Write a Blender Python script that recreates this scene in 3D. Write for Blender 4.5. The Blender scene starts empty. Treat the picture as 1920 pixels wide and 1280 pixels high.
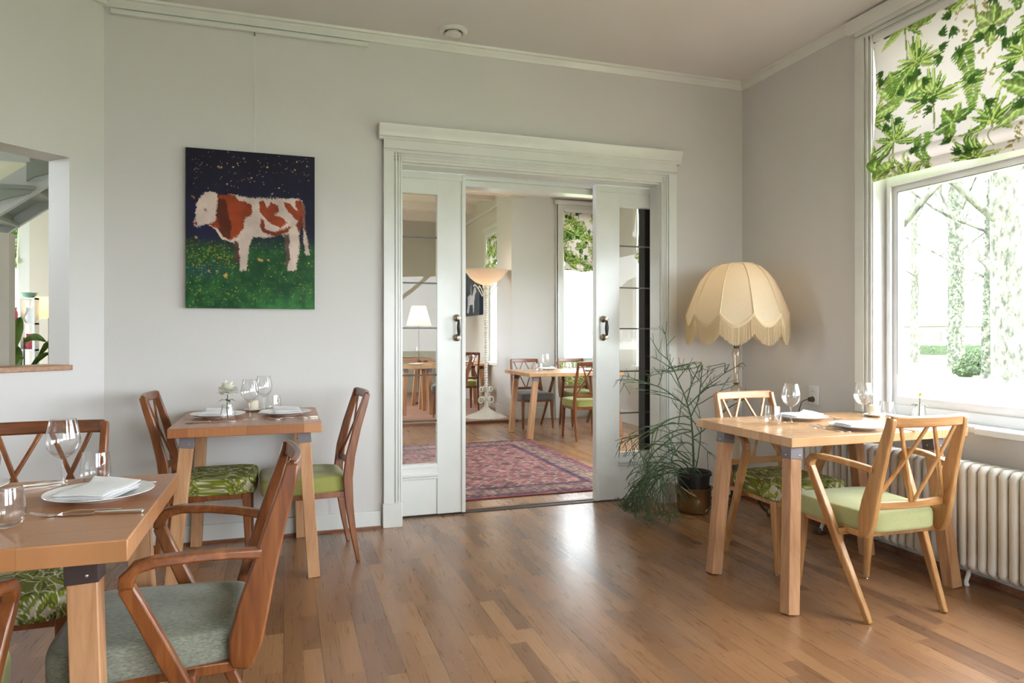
import bpy, math, random
import numpy as np
from mathutils import Vector, Matrix
S = bpy.context.scene
COL = S.collection
PI = math.pi

# ---------------------------------------------------------------- camera, world, exposure
cd = bpy.data.cameras.new('camera'); cam = bpy.data.objects.new('camera', cd); COL.objects.link(cam)
cam.location = (0, 0, 1.2); cam.rotation_euler = (PI/2, 0, -math.radians(18.42))
cd.sensor_width = 36; cd.lens = 1285.2/1920*36; cd.shift_y = -14.3/1920; cd.clip_start = 0.02; cd.clip_end = 300
S.camera = cam
W = bpy.data.worlds.new('world'); S.world = W; W.use_nodes = True
_bg = W.node_tree.nodes['Background']; _bg.inputs[0].default_value = (0.87, 0.935, 1.0, 1); _bg.inputs[1].default_value = 10.0
S.view_settings.view_transform = 'Standard'; S.view_settings.look = 'None'
S.view_settings.gamma = 1; S.view_settings.use_curve_mapping = False; S.view_settings.exposure = 0.88
S.cycles.transparent_max_bounces = 32

def portal(loc, rot, sx, sy):
    l = bpy.data.lights.new('window_portal', 'AREA'); l.shape = 'RECTANGLE'; l.size = sx; l.size_y = sy
    l.cycles.is_portal = True
    o = bpy.data.objects.new('window_portal', l); o.location = loc; o.rotation_euler = rot; COL.objects.link(o)
R90 = PI/2
portal((3.42, 1.8, 1.45), (0, R90, 0), 1.5, 2.6)           # window wall of the dining room (shines towards -x)
portal((3.42, -1.55, 1.45), (0, R90, 0), 1.5, 2.0)
portal((1.85, -3.15, 1.6), (R90, 0, 0), 2.5, 2.2)          # window behind the camera (+y)
portal((4.09, 9.3, 1.45), (-R90, 0, 0), 0.7, 1.6)          # far window of the second room (-y)
portal((4.56, 7.45, 1.45), (0, R90, 0), 1.6, 1.1)
portal((4.56, 5.68, 1.6), (0, R90, 0), 2.2, 2.0)
portal((-0.24, 10.6, 1.65), (0, -R90, 0), 1.5, 2.0)
portal((3.36, 10.3, 1.4), (0, R90, 0), 1.6, 1.0)
portal((-2.9, 8.35, 1.7), (-R90, 0, 0), 0.7, 1.8)
portal((-4.99, 5.6, 1.9), (0, -R90, 0), 2.0, 3.0)

def bulb_light(loc, power, col, rad=0.04):
    l = bpy.data.lights.new('bulb_light', 'POINT'); l.energy = power; l.color = col; l.shadow_soft_size = rad
    o = bpy.data.objects.new('bulb_light', l); o.location = loc; COL.objects.link(o)

# ---------------------------------------------------------------- helpers
def lin(c):
    r = []
    for v in c:
        v = v/255.0
        r.append(v/12.92 if v <= 0.04045 else ((v+0.055)/1.055)**2.4)
    return tuple(r)
def slin(a):
    a = np.clip(a, 0, 1)
    return np.where(a <= 0.04045, a/12.92, ((a+0.055)/1.055)**2.4)

class NT:
    def __init__(s, name):
        s.m = bpy.data.materials.new(name); s.m.use_nodes = True; s.t = s.m.node_tree; s.n = s.t.nodes; s.n.clear()
        s.out = s.n.new('ShaderNodeOutputMaterial')
    def node(s, ty, **kw):
        n = s.n.new(ty)
        for k, v in kw.items():
            setattr(n, k, v)
        return n
    def link(s, a, b): s.t.links.new(a, b)
    def put(s, sock, v):
        if hasattr(v, 'is_output'): s.link(v, sock)
        elif isinstance(v, (tuple, list)) and len(v) == 3 and sock.type == 'RGBA': sock.default_value = (*v, 1)
        else: sock.default_value = v
    def math(s, op, a, b=None, c=None):
        n = s.node('ShaderNodeMath', operation=op)
        s.put(n.inputs[0], a)
        if b is not None: s.put(n.inputs[1], b)
        if c is not None: s.put(n.inputs[2], c)
        return n.outputs[0]
    def coord(s, kind='Object'): return s.node('ShaderNodeTexCoord').outputs[kind]
    def pos(s): return s.node('ShaderNodeNewGeometry').outputs['Position']
    def sep(s, v):
        n = s.node('ShaderNodeSeparateXYZ'); s.link(v, n.inputs[0]); return n.outputs
    def comb(s, x, y, z):
        n = s.node('ShaderNodeCombineXYZ')
        for i, v in enumerate((x, y, z)): s.put(n.inputs[i], v)
        return n.outputs[0]
    def mapp(s, v, scale=(1, 1, 1), loc=(0, 0, 0), rot=(0, 0, 0)):
        n = s.node('ShaderNodeMapping'); s.link(v, n.inputs[0]); n.inputs[1].default_value = loc
        n.inputs[2].default_value = rot; n.inputs[3].default_value = scale; return n.outputs[0]
    def noise(s, v, scale=5, detail=3, rough=0.5, dist=0):
        n = s.node('ShaderNodeTexNoise'); s.link(v, n.inputs['Vector']); n.inputs['Scale'].default_value = scale
        n.inputs['Detail'].default_value = detail; n.inputs['Roughness'].default_value = rough
        n.inputs['Distortion'].default_value = dist; return n.outputs[0]
    def white(s, v, dim='3D'):
        n = s.node('ShaderNodeTexWhiteNoise', noise_dimensions=dim); s.link(v, n.inputs['Vector' if dim != '1D' else 'W'])
        return n.outputs
    def ramp(s, f, stops, interp='LINEAR'):
        n = s.node('ShaderNodeValToRGB'); s.put(n.inputs[0], f); r = n.color_ramp; r.interpolation = interp
        while len(r.elements) < len(stops): r.elements.new(0.5)
        for e, (p, c) in zip(r.elements, stops): e.position = p; e.color = (*c, 1)
        return n.outputs[0]
    def mix(s, f, a, b, blend='MIX'):
        n = s.node('ShaderNodeMix', data_type='RGBA', blend_type=blend)
        s.put(n.inputs[0], f); s.put(n.inputs[6], a); s.put(n.inputs[7], b); return n.outputs[2]
    def bump(s, h, strength=0.2, dist=0.01):
        n = s.node('ShaderNodeBump'); s.put(n.inputs['Height'], h); n.inputs['Strength'].default_value = strength
        n.inputs['Distance'].default_value = dist; return n.outputs[0]
    def bsdf(s, col, rough=0.5, metal=0, normal=None, coat=0, coat_rough=0.1, spec=0.5, sheen=0, em=None, emstr=0, out=True):
        n = s.node('ShaderNodeBsdfPrincipled'); s.put(n.inputs['Base Color'], col); s.put(n.inputs['Roughness'], rough)
        n.inputs['Metallic'].default_value = metal; n.inputs['Coat Weight'].default_value = coat
        n.inputs['Coat Roughness'].default_value = coat_rough; n.inputs['Specular IOR Level'].default_value = spec
        n.inputs['Sheen Weight'].default_value = sheen
        if normal is not None: s.link(normal, n.inputs['Normal'])
        if em: s.put(n.inputs['Emission Color'], em); n.inputs['Emission Strength'].default_value = emstr
        if out: s.link(n.outputs[0], s.out.inputs[0])
        return n.outputs[0]
    def addmix(s, f, a, b, out=True):
        n = s.node('ShaderNodeMixShader'); s.put(n.inputs[0], f); s.link(a, n.inputs[1]); s.link(b, n.inputs[2])
        if out: s.link(n.outputs[0], s.out.inputs[0])
        return n.outputs[0]

def wood(name, dark, mid, light, axis='z', rough=0.38, scale=1.0, coat=0.15):
    m = NT(name); c = m.coord()
    st = {'x': (0.09, 1, 1), 'y': (1, 0.09, 1), 'z': (1, 1, 0.09)}[axis]
    v = m.mapp(c, scale=tuple(a*scale for a in st))
    n1 = m.noise(v, 55, 4, 0.6, 0.4); n2 = m.noise(m.mapp(c, scale=st), 14, 2, 0.5, 1.2)
    f = m.math('ADD', m.math('MULTIPLY', n1, 0.5), m.math('MULTIPLY', n2, 0.5))
    col = m.ramp(f, [(0.32, dark), (0.5, mid), (0.68, light)])
    m.bsdf(col, rough, coat=coat, coat_rough=0.25, normal=m.bump(n1, 0.08, 0.002)); return m.m

def planks(name, along, width, length, cols, rough, sub=1, seam=0.0015, coat=0.0, grain=1.0, coord='Object', use=('x', 'y'), bmp=0.12):
    # boards run along one axis; each board is cut into staggered blocks of its own tone
    m = NT(name); c = m.pos() if coord == 'world' else m.coord()
    X = m.sep(c); ax = {'x': 0, 'y': 1, 'z': 2}
    u = X[ax[along]]; v = X[ax[[a for a in use if a != along][0]]]
    w = width/sub
    si = m.math('FLOOR', m.math('DIVIDE', v, w))
    r1 = m.white(m.comb(si, 3.7, 1.3))[0]
    r2 = m.white(m.comb(si, 9.1, 5.3))[0]
    ln = m.math('MULTIPLY', length, m.math('ADD', 0.7, m.math('MULTIPLY', r2, 0.6)))
    uu = m.math('ADD', m.math('DIVIDE', u, ln), m.math('MULTIPLY', r1, 17.0))
    bi = m.math('FLOOR', uu)
    cell = m.white(m.comb(si, bi, 0.5)); rv = cell[0]
    base = m.ramp(rv, cols)
    # grain inside the block
    off = m.math('MULTIPLY', rv, 31.0)
    gv = m.comb(m.math('MULTIPLY', u, 0.8), m.math('ADD', m.math('MULTIPLY', v, 13.0), off), off)
    g1 = m.noise(gv, 5.0, 5, 0.62, 0.9)
    g2 = m.noise(m.comb(m.math('MULTIPLY', u, 2.2), m.math('MULTIPLY', v, 75.0), off), 4.0, 3, 0.6)
    fig = m.ramp(g1, [(0.26, (0.66, 0.61, 0.57)), (0.46, (1, 1, 1)), (0.60, (1.0, 1.0, 1.0)), (0.80, (0.72, 0.68, 0.64))])
    c1 = m.mix(min(1, 0.62*grain), base, fig, 'MULTIPLY')
    fine = m.ramp(g2, [(0.3, (0.82, 0.80, 0.78)), (0.6, (1.05, 1.05, 1.05))])
    c1 = m.mix(min(1, 0.7*grain), c1, fine, 'MULTIPLY')
    big = m.noise(c, 1.3, 2, 0.5)
    c1 = m.mix(0.35, c1, m.ramp(big, [(0.35, (0.82, 0.80, 0.80)), (0.65, (1.08, 1.07, 1.05))]), 'MULTIPLY')
    # seams: strong between boards, faint at block ends
    fb = m.math('FRACT', m.math('DIVIDE', v, width))
    db = m.math('MULTIPLY', m.math('MINIMUM', fb, m.math('SUBTRACT', 1.0, fb)), width)
    sm = m.math('LESS_THAN', db, seam)
    fu = m.math('MULTIPLY', m.math('FRACT', uu), ln)
    se = m.math('MULTIPLY', m.math('LESS_THAN', fu, seam*1.4), 0.55)
    fs = m.math('FRACT', m.math('DIVIDE', v, w)); ds = m.math('MULTIPLY', m.math('MINIMUM', fs, m.math('SUBTRACT', 1.0, fs)), w)
    ss = m.math('MULTIPLY', m.math('LESS_THAN', ds, seam*0.5), 0.35)
    seamf = m.math('MAXIMUM', m.math('MULTIPLY', sm, 0.8), m.math('MAXIMUM', se, ss))
    c1 = m.mix(seamf, c1, (0.07, 0.035, 0.015))
    rr = m.math('ADD', rough-0.06, m.math('MULTIPLY', g1, 0.16))
    h = m.math('SUBTRACT', m.math('MULTIPLY', g2, 0.25), seamf)
    m.bsdf(c1, rr, coat=coat, coat_rough=0.22, normal=m.bump(h, bmp, 0.002)); return m.m

def plain(name, col, rough=0.5, metal=0, bump=0, bscale=200, **k):
    m = NT(name); n = None
    if bump: n = m.bump(m.noise(m.coord(), bscale, 2), bump, 0.002)
    v = m.noise(m.coord(), 6, 2)
    c = m.mix(0.10, col, m.ramp(v, [(0.35, tuple(x*0.7 for x in col)), (0.65, tuple(min(1, x*1.2) for x in col))]))
    m.bsdf(c, rough, metal, n, **k); return m.m

def fabric(name, a, b, scale=260, sheen=0.25, stretch=(1, 1, 1)):
    m = NT(name); c = m.mapp(m.coord(), scale=stretch)
    n1 = m.noise(c, scale, 2, 0.7); n2 = m.noise(m.coord(), 9, 3)
    f = m.math('ADD', m.math('MULTIPLY', n1, 0.7), m.math('MULTIPLY', n2, 0.3))
    m.bsdf(m.ramp(f, [(0.35, a), (0.65, b)]), 0.9, normal=m.bump(n1, 0.35, 0.002), sheen=sheen, spec=0.15); return m.m

def vcol(name, rough=0.8, trans=0.0, bump=0.2, bscale=400, coat=0.0, spec=0.2):
    m = NT(name); a = m.node('ShaderNodeAttribute', attribute_name='paint')
    n = m.bump(m.noise(m.coord(), bscale, 2), bump, 0.002)
    p = m.bsdf(a.outputs['Color'], rough, normal=n, coat=coat, spec=spec, out=(trans == 0))
    if trans:
        t = m.node('ShaderNodeBsdfTranslucent'); m.link(a.outputs['Color'], t.inputs[0]); m.addmix(trans, p, t.outputs[0])
    return m.m

def glass_thin(name, refl=1.0, tint=(0.985, 0.99, 0.985), ior=1.5, edge=None):
    m = NT(name)
    lw0 = m.node('ShaderNodeLayerWeight'); lw0.inputs[0].default_value = 0.5
    f5 = m.math('POWER', lw0.outputs['Facing'], 5.0); frs = m.math('ADD', 0.04, m.math('MULTIPLY', f5, 0.9))
    tr = m.node('ShaderNodeBsdfTransparent')
    if edge:
        lw = m.node('ShaderNodeLayerWeight'); lw.inputs[0].default_value = 0.5
        e = m.math('POWER', lw.outputs['Facing'], 4.0)
        m.link(m.mix(e, tint, edge), tr.inputs[0])
    else: tr.inputs[0].default_value = (*tint, 1)
    gl = m.node('ShaderNodeBsdfGlossy'); gl.inputs[0].default_value = (1, 1, 1, 1); gl.inputs[1].default_value = 0.0
    m.addmix(m.math('MINIMUM', m.math('MULTIPLY', frs, refl), 1.0), tr.outputs[0], gl.outputs[0]); return m.m

# ---------------------------------------------------------------- materials
M = {}
def wall_paint(name, col, rough=0.6):
    m = NT(name); c = m.coord()
    w = m.noise(m.mapp(c, scale=(1, 1, 0.35)), 160, 3, 0.6); b = m.noise(c, 0.9, 3)
    cc = m.mix(0.12, col, m.ramp(b, [(0.35, tuple(x*0.86 for x in col)), (0.65, tuple(min(1, x*1.07) for x in col))]))
    m.bsdf(cc, rough, normal=m.bump(w, 0.16, 0.003), spec=0.3); return m.m
M['wall'] = wall_paint('wall_paint', lin((215, 213, 211)))
M['wall_b'] = wall_paint('beige_wall_paint', lin((212, 206, 194)))
M['ceil'] = wall_paint('ceiling_paint', lin((224, 222, 221)))
M['ceil2'] = wall_paint('ceiling_paint_far', lin((232, 222, 214)))
M['trim'] = plain('white_gloss_paint', lin((224, 226, 222)), 0.28, bump=0.04, bscale=60, coat=0.25)
M['trimw'] = plain('white_frame_paint', lin((236, 238, 240)), 0.35)
M['floor'] = planks('oak_parquet', 'y', 0.138, 0.46,
    [(0.0, lin((120, 84, 58))), (0.25, lin((142, 101, 69))), (0.55, lin((153, 110, 75))), (0.85, lin((164, 121, 84))), (1.0, lin((134, 98, 72)))],
    0.27, sub=2, coat=0.3, coord='world', grain=0.95)
M['pinkfloor'] = planks('pinkish_boards', 'x', 0.18, 1.4, [(0.0, lin((168, 124, 108))), (1.0, lin((190, 148, 130)))], 0.4, coord='world', grain=0.5)
M['hallfloor'] = plain('grey_hall_floor', lin((150, 140, 130)), 0.4)
M['dark'] = plain('dark_track', lin((38, 30, 28)), 0.5)
M['black'] = plain('black_gap_shade_gasket', lin((20, 17, 16)), 0.7)  # shade of the door pocket as colour; also black for gasket and socket holes
M['shoe'] = wood('brown_shoe_moulding', lin((96, 56, 34)), lin((128, 80, 52)), lin((150, 98, 66)), 'x')
M['sill_wood'] = wood('sill_oak', lin((128, 84, 50)), lin((160, 112, 70)), lin((184, 136, 90)), 'x')
M['chair_dark'] = wood('chair_wood_brown', lin((88, 46, 19)), lin((122, 68, 31)), lin((150, 92, 48)), 'z', 0.32, coat=0.35)
M['chair_light'] = wood('chair_wood_honey', lin((152, 104, 58)), lin((180, 130, 78)), lin((204, 158, 106)), 'z', 0.35, coat=0.3)
M['rail_dark'] = wood('rail_wood_brown', lin((88, 46, 19)), lin((122, 68, 31)), lin((150, 92, 48)), 'x', 0.32, coat=0.35)
M['rail_light'] = wood('rail_wood_honey', lin((152, 104, 58)), lin((180, 130, 78)), lin((204, 158, 106)), 'x', 0.35, coat=0.3)
M['leg_oak'] = wood('table_leg_beech', lin((160, 112, 76)), lin((184, 136, 96)), lin((200, 156, 116)), 'z', 0.55, coat=0)
M['top_light'] = planks('table_top_honey', 'x', 0.15, 0.9, [(0.0, lin((188, 140, 92))), (0.5, lin((206, 162, 114))), (1.0, lin((218, 178, 134)))], 0.27, bmp=0.03, seam=0.0005, coat=0.45, grain=0.7)
M['top_brown'] = planks('table_top_brown', 'y', 0.26, 1.6, [(0.0, lin((150, 92, 56))), (0.5, lin((176, 118, 76))), (1.0, lin((192, 138, 96)))], 0.34, bmp=0.04, seam=0.0005, coat=0.2, grain=0.8)
M['top_brown_x'] = planks('table_top_brown_long', 'x', 0.14, 1.5, [(0.0, lin((160, 102, 60))), (0.5, lin((180, 122, 76))), (1.0, lin((186, 134, 90)))], 0.36, bmp=0.04, seam=0.0005, coat=0.15, grain=0.8)
M['bracket'] = plain('dark_steel_bracket', lin((118, 110, 112)), 0.55, 0.3, bump=0.3, bscale=60)
M['bracket_b'] = plain('blackened_bracket', lin((62, 48, 46)), 0.55, 0.2, bump=0.3, bscale=60)
M['steel'] = plain('polished_steel', (0.78, 0.76, 0.73), 0.18, 1.0)
M['nickel'] = plain('aged_nickel', (0.55, 0.48, 0.40), 0.25, 1.0)
M['handle_wood'] = plain('dark_handle_wood', lin((50, 38, 30)), 0.3)
M['glass'] = glass_thin('window_glass', 1.0)
M['doorglass'] = glass_thin('door_pane_glass', 0.32, (0.97, 0.975, 0.96))
M['drink'] = glass_thin('drinking_glass', 1.5, (0.985, 0.985, 0.985), 1.5, (0.62, 0.63, 0.65))
M['wine'] = NT('blush_glass_base'); M['wine'].bsdf((0.75, 0.5, 0.42), 0.1); M['wine'] = M['wine'].m
M['china'] = plain('white_china', lin((236, 236, 238)), 0.18, coat=0.4)
M['linen'] = fabric('white_linen', lin((232, 232, 236)), lin((246, 246, 248)), 420, 0.1)
M['fab_green'] = fabric('green_velvet', lin((136, 138, 72)), lin((156, 156, 92)))
M['fab_pale'] = fabric('pale_green_velvet', lin((162, 164, 112)), lin((180, 182, 132)))
M['fab_grey'] = fabric('grey_blue_chenille', lin((106, 110, 98)), lin((150, 152, 138)), 300, 0.2, (1, 0.25, 1))
M['fab_dgrey'] = fabric('dark_grey_fabric', lin((84, 84, 78)), lin((112, 110, 102)))
M['paint_fab'] = vcol('leaf_print_fabric', 0.9, 0, 0.35, 300)
M['paint_blind'] = vcol('leaf_print_blind', 0.9, 0.14, 0.1, 300)
M['paint_canvas'] = vcol('oil_painting', 0.45, 0, 0.15, 300, coat=0.1)
M['paint_rug'] = vcol('rug_pile', 0.95, 0, 0.5, 250)
M['canvas_edge'] = plain('dark_canvas_edge', lin((30, 30, 44)), 0.6)
M['blind_back'] = fabric('cream_blind_linen', lin((214, 206, 196)), lin((228, 220, 210)), 300, 0)
def shade_mat(name, col, tr=0.6, em=None, ems=0):
    m = NT(name); w = m.noise(m.mapp(m.coord(), scale=(1, 1, 0.6)), 90, 3, 0.6)
    c = m.mix(0.15, col, m.ramp(w, [(0.35, tuple(x*0.8 for x in col)), (0.65, col)]))
    p = m.bsdf(c, 0.85, out=False, spec=0.1); t = m.node('ShaderNodeBsdfTranslucent'); m.link(c, t.inputs[0])
    m.addmix(tr, p, t.outputs[0]); return m.m
M['shade'] = shade_mat('cream_silk_shade', lin((232, 218, 192)), 0.5)
M['fringe'] = shade_mat('cream_fringe', lin((232, 214, 180)), 0.35)
M['pleat'] = shade_mat('pleated_shade_cloth', lin((240, 232, 208)), 0.6)
M['opal'] = shade_mat('opal_glass', lin((240, 226, 212)), 0.6)
M['shade_rib'] = plain('shade_seam', lin((224, 204, 168)), 0.8)
def emis(name, col, st):
    m = NT(name); e = m.node('ShaderNodeEmission'); e.inputs[0].default_value = (*col, 1); e.inputs[1].default_value = st
    m.link(e.outputs[0], m.out.inputs[0]); return m.m
M['bulb'] = emis('lit_bulb', (1.0, 0.78, 0.52), 9)
M['lamp_glass'] = glass_thin('amber_lamp_glass', 1.6, (0.93, 0.86, 0.74), 1.5, (0.5, 0.4, 0.28))
M['brass'] = plain('aged_brass', (0.30, 0.20, 0.09), 0.35, 0.9, bump=0.3, bscale=40)
M['darkbrass'] = plain('dark_brass', (0.10, 0.075, 0.05), 0.4, 0.7, bump=0.2, bscale=50)
M['plastic'] = plain('black_plastic', lin((36, 34, 34)), 0.4)
M['soil'] = plain('potting_soil', lin((48, 36, 28)), 0.95, bump=1.0, bscale=90)
M['stem'] = plain('pencil_cactus_green', lin((66, 92, 54)), 0.5)
M['leaf'] = plain('broad_leaf_green', lin((112, 142, 66)), 0.35, coat=0.2)
M['leaf_dark'] = plain('dark_leaf_green', lin((52, 84, 52)), 0.4)
M['petal'] = plain('white_petal', lin((240, 238, 226)), 0.6)
M['petal_y'] = plain('yellow_green_petal', lin((190, 176, 84)), 0.6)
M['petal_r'] = plain('pink_red_petal', lin((176, 76, 84)), 0.6)
M['candle'] = plain('candle_wax', lin((238, 228, 206)), 0.5)
M['rad'] = plain('radiator_enamel', lin((222, 218, 210)), 0.4, coat=0.1)
M['torch'] = plain('white_painted_iron', lin((226, 222, 210)), 0.4)
M['socket'] = plain('white_plastic', lin((228, 228, 226)), 0.35)
M['cord'] = plain('brown_cord', lin((84, 66, 48)), 0.6)
M['stair_g'] = plain('grey_green_stair_paint', lin((150, 158, 148)), 0.45)
M['stair_w'] = plain('white_stair_paint', lin((206, 210, 208)), 0.45)
M['grass'] = plain('lawn', lin((112, 122, 84)), 0.95, bump=1.0, bscale=8)
M['bark'] = None
def bark():
    m = NT('pale_bark'); c = m.coord(); n = m.noise(m.mapp(c, scale=(1, 1, 0.5)), 5, 6, 0.75)
    m.bsdf(m.ramp(n, [(0.38, lin((48, 50, 42))), (0.5, lin((90, 90, 78))), (0.62, lin((116, 116, 102)))]), 0.95); return m.m
M['bark'] = bark()
M['ivy'] = plain('ivy_green', lin((50, 66, 44)), 0.8)
M['hedge'] = plain('hedge_green', lin((60, 74, 48)), 0.9, bump=1.0, bscale=12)
M['bush'] = plain('bush_green', lin((70, 86, 54)), 0.9)
M['brick_far'] = plain('far_house_wall', lin((130, 124, 116)), 0.9)
M['roof_far'] = plain('far_house_roof', lin((92, 84, 80)), 0.9)

class MB:
    def __init__(s): s.v = []; s.f = []; s.c = None
    def add(s, vs, fs):
        b = len(s.v); s.v += [tuple(v) for v in vs]; s.f += [tuple(b+i for i in f) for f in fs]; return s
    def box(s, x0, x1, y0, y1, z0, z1):
        return s.add([(x0, y0, z0), (x1, y0, z0), (x1, y1, z0), (x0, y1, z0), (x0, y0, z1), (x1, y0, z1), (x1, y1, z1), (x0, y1, z1)],
            [(0, 3, 2, 1), (4, 5, 6, 7), (0, 1, 5, 4), (1, 2, 6, 5), (2, 3, 7, 6), (3, 0, 4, 7)])
    def sweep(s, pts, secs, side=(1, 0, 0), closed_ends=True):
        # rectangular section (w along side, d across) carried along pts
        P = [Vector(p) for p in pts]; side = Vector(side); rings = []
        for i, p in enumerate(P):
            t = (P[min(i+1, len(P)-1)]-P[max(i-1, 0)]).normalized()
            a = (side - t*side.dot(t))
            a = a.normalized(); b = t.cross(a).normalized()
            w, d = secs[i] if isinstance(secs, list) else secs
            rings.append([p+a*w/2+b*d/2, p-a*w/2+b*d/2, p-a*w/2-b*d/2, p+a*w/2-b*d/2])
        vs = [v for r in rings for v in r]; fs = []
        for i in range(len(rings)-1):
            for k in range(4):
                k2 = (k+1) % 4; fs.append((i*4+k, i*4+k2, i*4+4+k2, i*4+4+k))
        n = len(rings)-1
        fs += [(3, 2, 1, 0), (n*4, n*4+1, n*4+2, n*4+3)]
        return s.add(vs, fs)
    def tube(s, pts, rad, seg=8, caps=True):
        P = [Vector(p) for p in pts]; n = len(P); vs = []; up = None
        for i, p in enumerate(P):
            t = (P[min(i+1, n-1)]-P[max(i-1, 0)])
            t = t.normalized() if t.length > 1e-9 else Vector((0, 0, 1))
            if up is None:
                up = Vector((1, 0, 0)) if abs(t.x) < 0.8 else Vector((0, 1, 0))
            a = up-t*up.dot(t)
            if a.length < 1e-4: a = Vector((0, 1, 0)).cross(t)
            a = a.normalized(); b = t.cross(a); up = a
            r = rad[i] if isinstance(rad, (list, tuple)) else rad
            for k in range(seg):
                q = 2*PI*k/seg; vs.append(p+a*math.cos(q)*r+b*math.sin(q)*r)
        fs = []
        for i in range(n-1):
            for k in range(seg):
                k2 = (k+1) % seg; fs.append((i*seg+k, i*seg+k2, (i+1)*seg+k2, (i+1)*seg+k))
        if caps: fs += [tuple(range(seg-1, -1, -1)), tuple(range((n-1)*seg, n*seg))]
        return s.add(vs, fs)
    def lathe(s, prof, c=(0, 0, 0), seg=32, fn=None):
        vs = []; n = len(prof)
        for i, (r, z) in enumerate(prof):
            for k in range(seg):
                q = 2*PI*k/seg; rr = max(r, 1e-5)
                if fn: rr, zz = fn(q, rr, z)
                else: zz = z
                vs.append((c[0]+rr*math.cos(q), c[1]+rr*math.sin(q), c[2]+zz))
        fs = []
        for i in range(n-1):
            for k in range(seg):
                k2 = (k+1) % seg; fs.append((i*seg+k, i*seg+k2, (i+1)*seg+k2, (i+1)*seg+k))
        return s.add(vs, fs)
    def prism(s, poly, axis, a, b):
        # poly: 2D points in the two other axes, pushed from a to b along axis
        def P(u, v, w): return {'x': (w, u, v), 'y': (u, w, v), 'z': (u, v, w)}[axis]
        n = len(poly); vs = [P(u, v, a) for u, v in poly]+[P(u, v, b) for u, v in poly]
        fs = [tuple(range(n-1, -1, -1)), tuple(range(n, 2*n))]+[(i, (i+1) % n, n+(i+1) % n, n+i) for i in range(n)]
        return s.add(vs, fs)
    def ball(s, c, r, seg=16, rings=8, sc=(1, 1, 1)):
        vs = []; 
        for i in range(rings+1):
            t = PI*i/rings
            for k in range(seg):
                q = 2*PI*k/seg; vs.append((c[0]+r*sc[0]*math.sin(t)*math.cos(q), c[1]+r*sc[1]*math.sin(t)*math.sin(q), c[2]-r*sc[2]*math.cos(t)))
        fs = []
        for i in range(rings):
            for k in range(seg):
                k2 = (k+1) % seg; fs.append((i*seg+k, i*seg+k2, (i+1)*seg+k2, (i+1)*seg+k))
        return s.add(vs, fs)
    def build(s, name, mat, parent=None, smooth=35, bevel=0, subsurf=0, colors=None, fix=True):
        me = bpy.data.meshes.new(name); me.from_pydata(s.v, [], s.f)
        if fix:
            import bmesh
            bm = bmesh.new(); bm.from_mesh(me)
            if colors is None: bmesh.ops.remove_doubles(bm, verts=bm.verts, dist=1e-6)
            bmesh.ops.recalc_face_normals(bm, faces=bm.faces); bm.to_mesh(me); bm.free()
        me.materials.append(mat)
        if colors is not None:
            at = me.color_attributes.new('paint', 'FLOAT_COLOR', 'POINT')
            a = np.ones((len(s.v), 4), dtype=np.float32); a[:, :3] = colors; at.data.foreach_set('color', a.ravel())
        if smooth:
            me.polygons.foreach_set('use_smooth', [True]*len(me.polygons))
            me.set_sharp_from_angle(angle=math.radians(smooth))
        me.update()
        o = bpy.data.objects.new(name, me); COL.objects.link(o)
        if parent: o.parent = parent
        if bevel:
            b = o.modifiers.new('bevel', 'BEVEL'); b.width = bevel; b.segments = 2; b.limit_method = 'ANGLE'; b.angle_limit = math.radians(40)
            b.harden_normals = False
        return o

def tag(o, label, cat, group=None, kind=None):
    if label: o['label'] = label
    if cat: o['category'] = cat
    if group: o['group'] = group
    if kind: o['kind'] = kind
    return o
def thing(name, label, cat, loc=(0, 0, 0), rz=0, group=None):
    o = bpy.data.objects.new(name, None); o.empty_display_size = 0.1; COL.objects.link(o); o.location = loc; o.rotation_euler = (0, 0, rz)
    return tag(o, label, cat, group)
def struct(o, label=None, cat=None):
    o['kind'] = 'structure'
    return tag(o, label, cat)
def kids(o): return [c for c in COL.objects if c.parent == o]
def copy_tree(o, parent=None):
    c = o.copy(); COL.objects.link(c)
    if parent: c.parent = parent
    for ch in kids(o): copy_tree(ch, c)
    return c
def dup(o, loc, rz, label, group=None):
    c = copy_tree(o); c.location = loc; c.rotation_euler = (0, 0, rz); c['label'] = label
    if group: c['group'] = group
    return c
first_used = set()
def place(proto, loc, rz, label, group=None):
    if proto.name not in first_used:
        first_used.add(proto.name); proto.location = loc; proto.rotation_euler = (0, 0, rz); proto['label'] = label
        if group: proto['group'] = group
        return proto
    return dup(proto, loc, rz, label, group)

# ---------------------------------------------------------------- prints and paintings (painted onto dense meshes)
rng = np.random.default_rng(7)
def vnoise(h, w, cell, seed, octaves=1):
    out = np.zeros((h, w)); amp = 1; tot = 0
    for o in range(octaves):
        r = np.random.default_rng(seed+o); c = max(2, cell/(2**o))
        gh, gw = int(h/c)+3, int(w/c)+3; g = r.random((gh, gw))
        y = np.arange(h)/c; x = np.arange(w)/c; yi = y.astype(int); xi = x.astype(int)
        fy = (y-yi)[:, None]; fx = (x-xi)[None, :]; fy = fy*fy*(3-2*fy); fx = fx*fx*(3-2*fx)
        a = g[yi][:, xi]; b = g[yi][:, xi+1]; c2 = g[yi+1][:, xi]; d = g[yi+1][:, xi+1]
        out += amp*(a*(1-fx)*(1-fy)+b*fx*(1-fy)+c2*(1-fx)*fy+d*fx*fy); tot += amp; amp *= 0.5
    return out/tot
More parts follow.
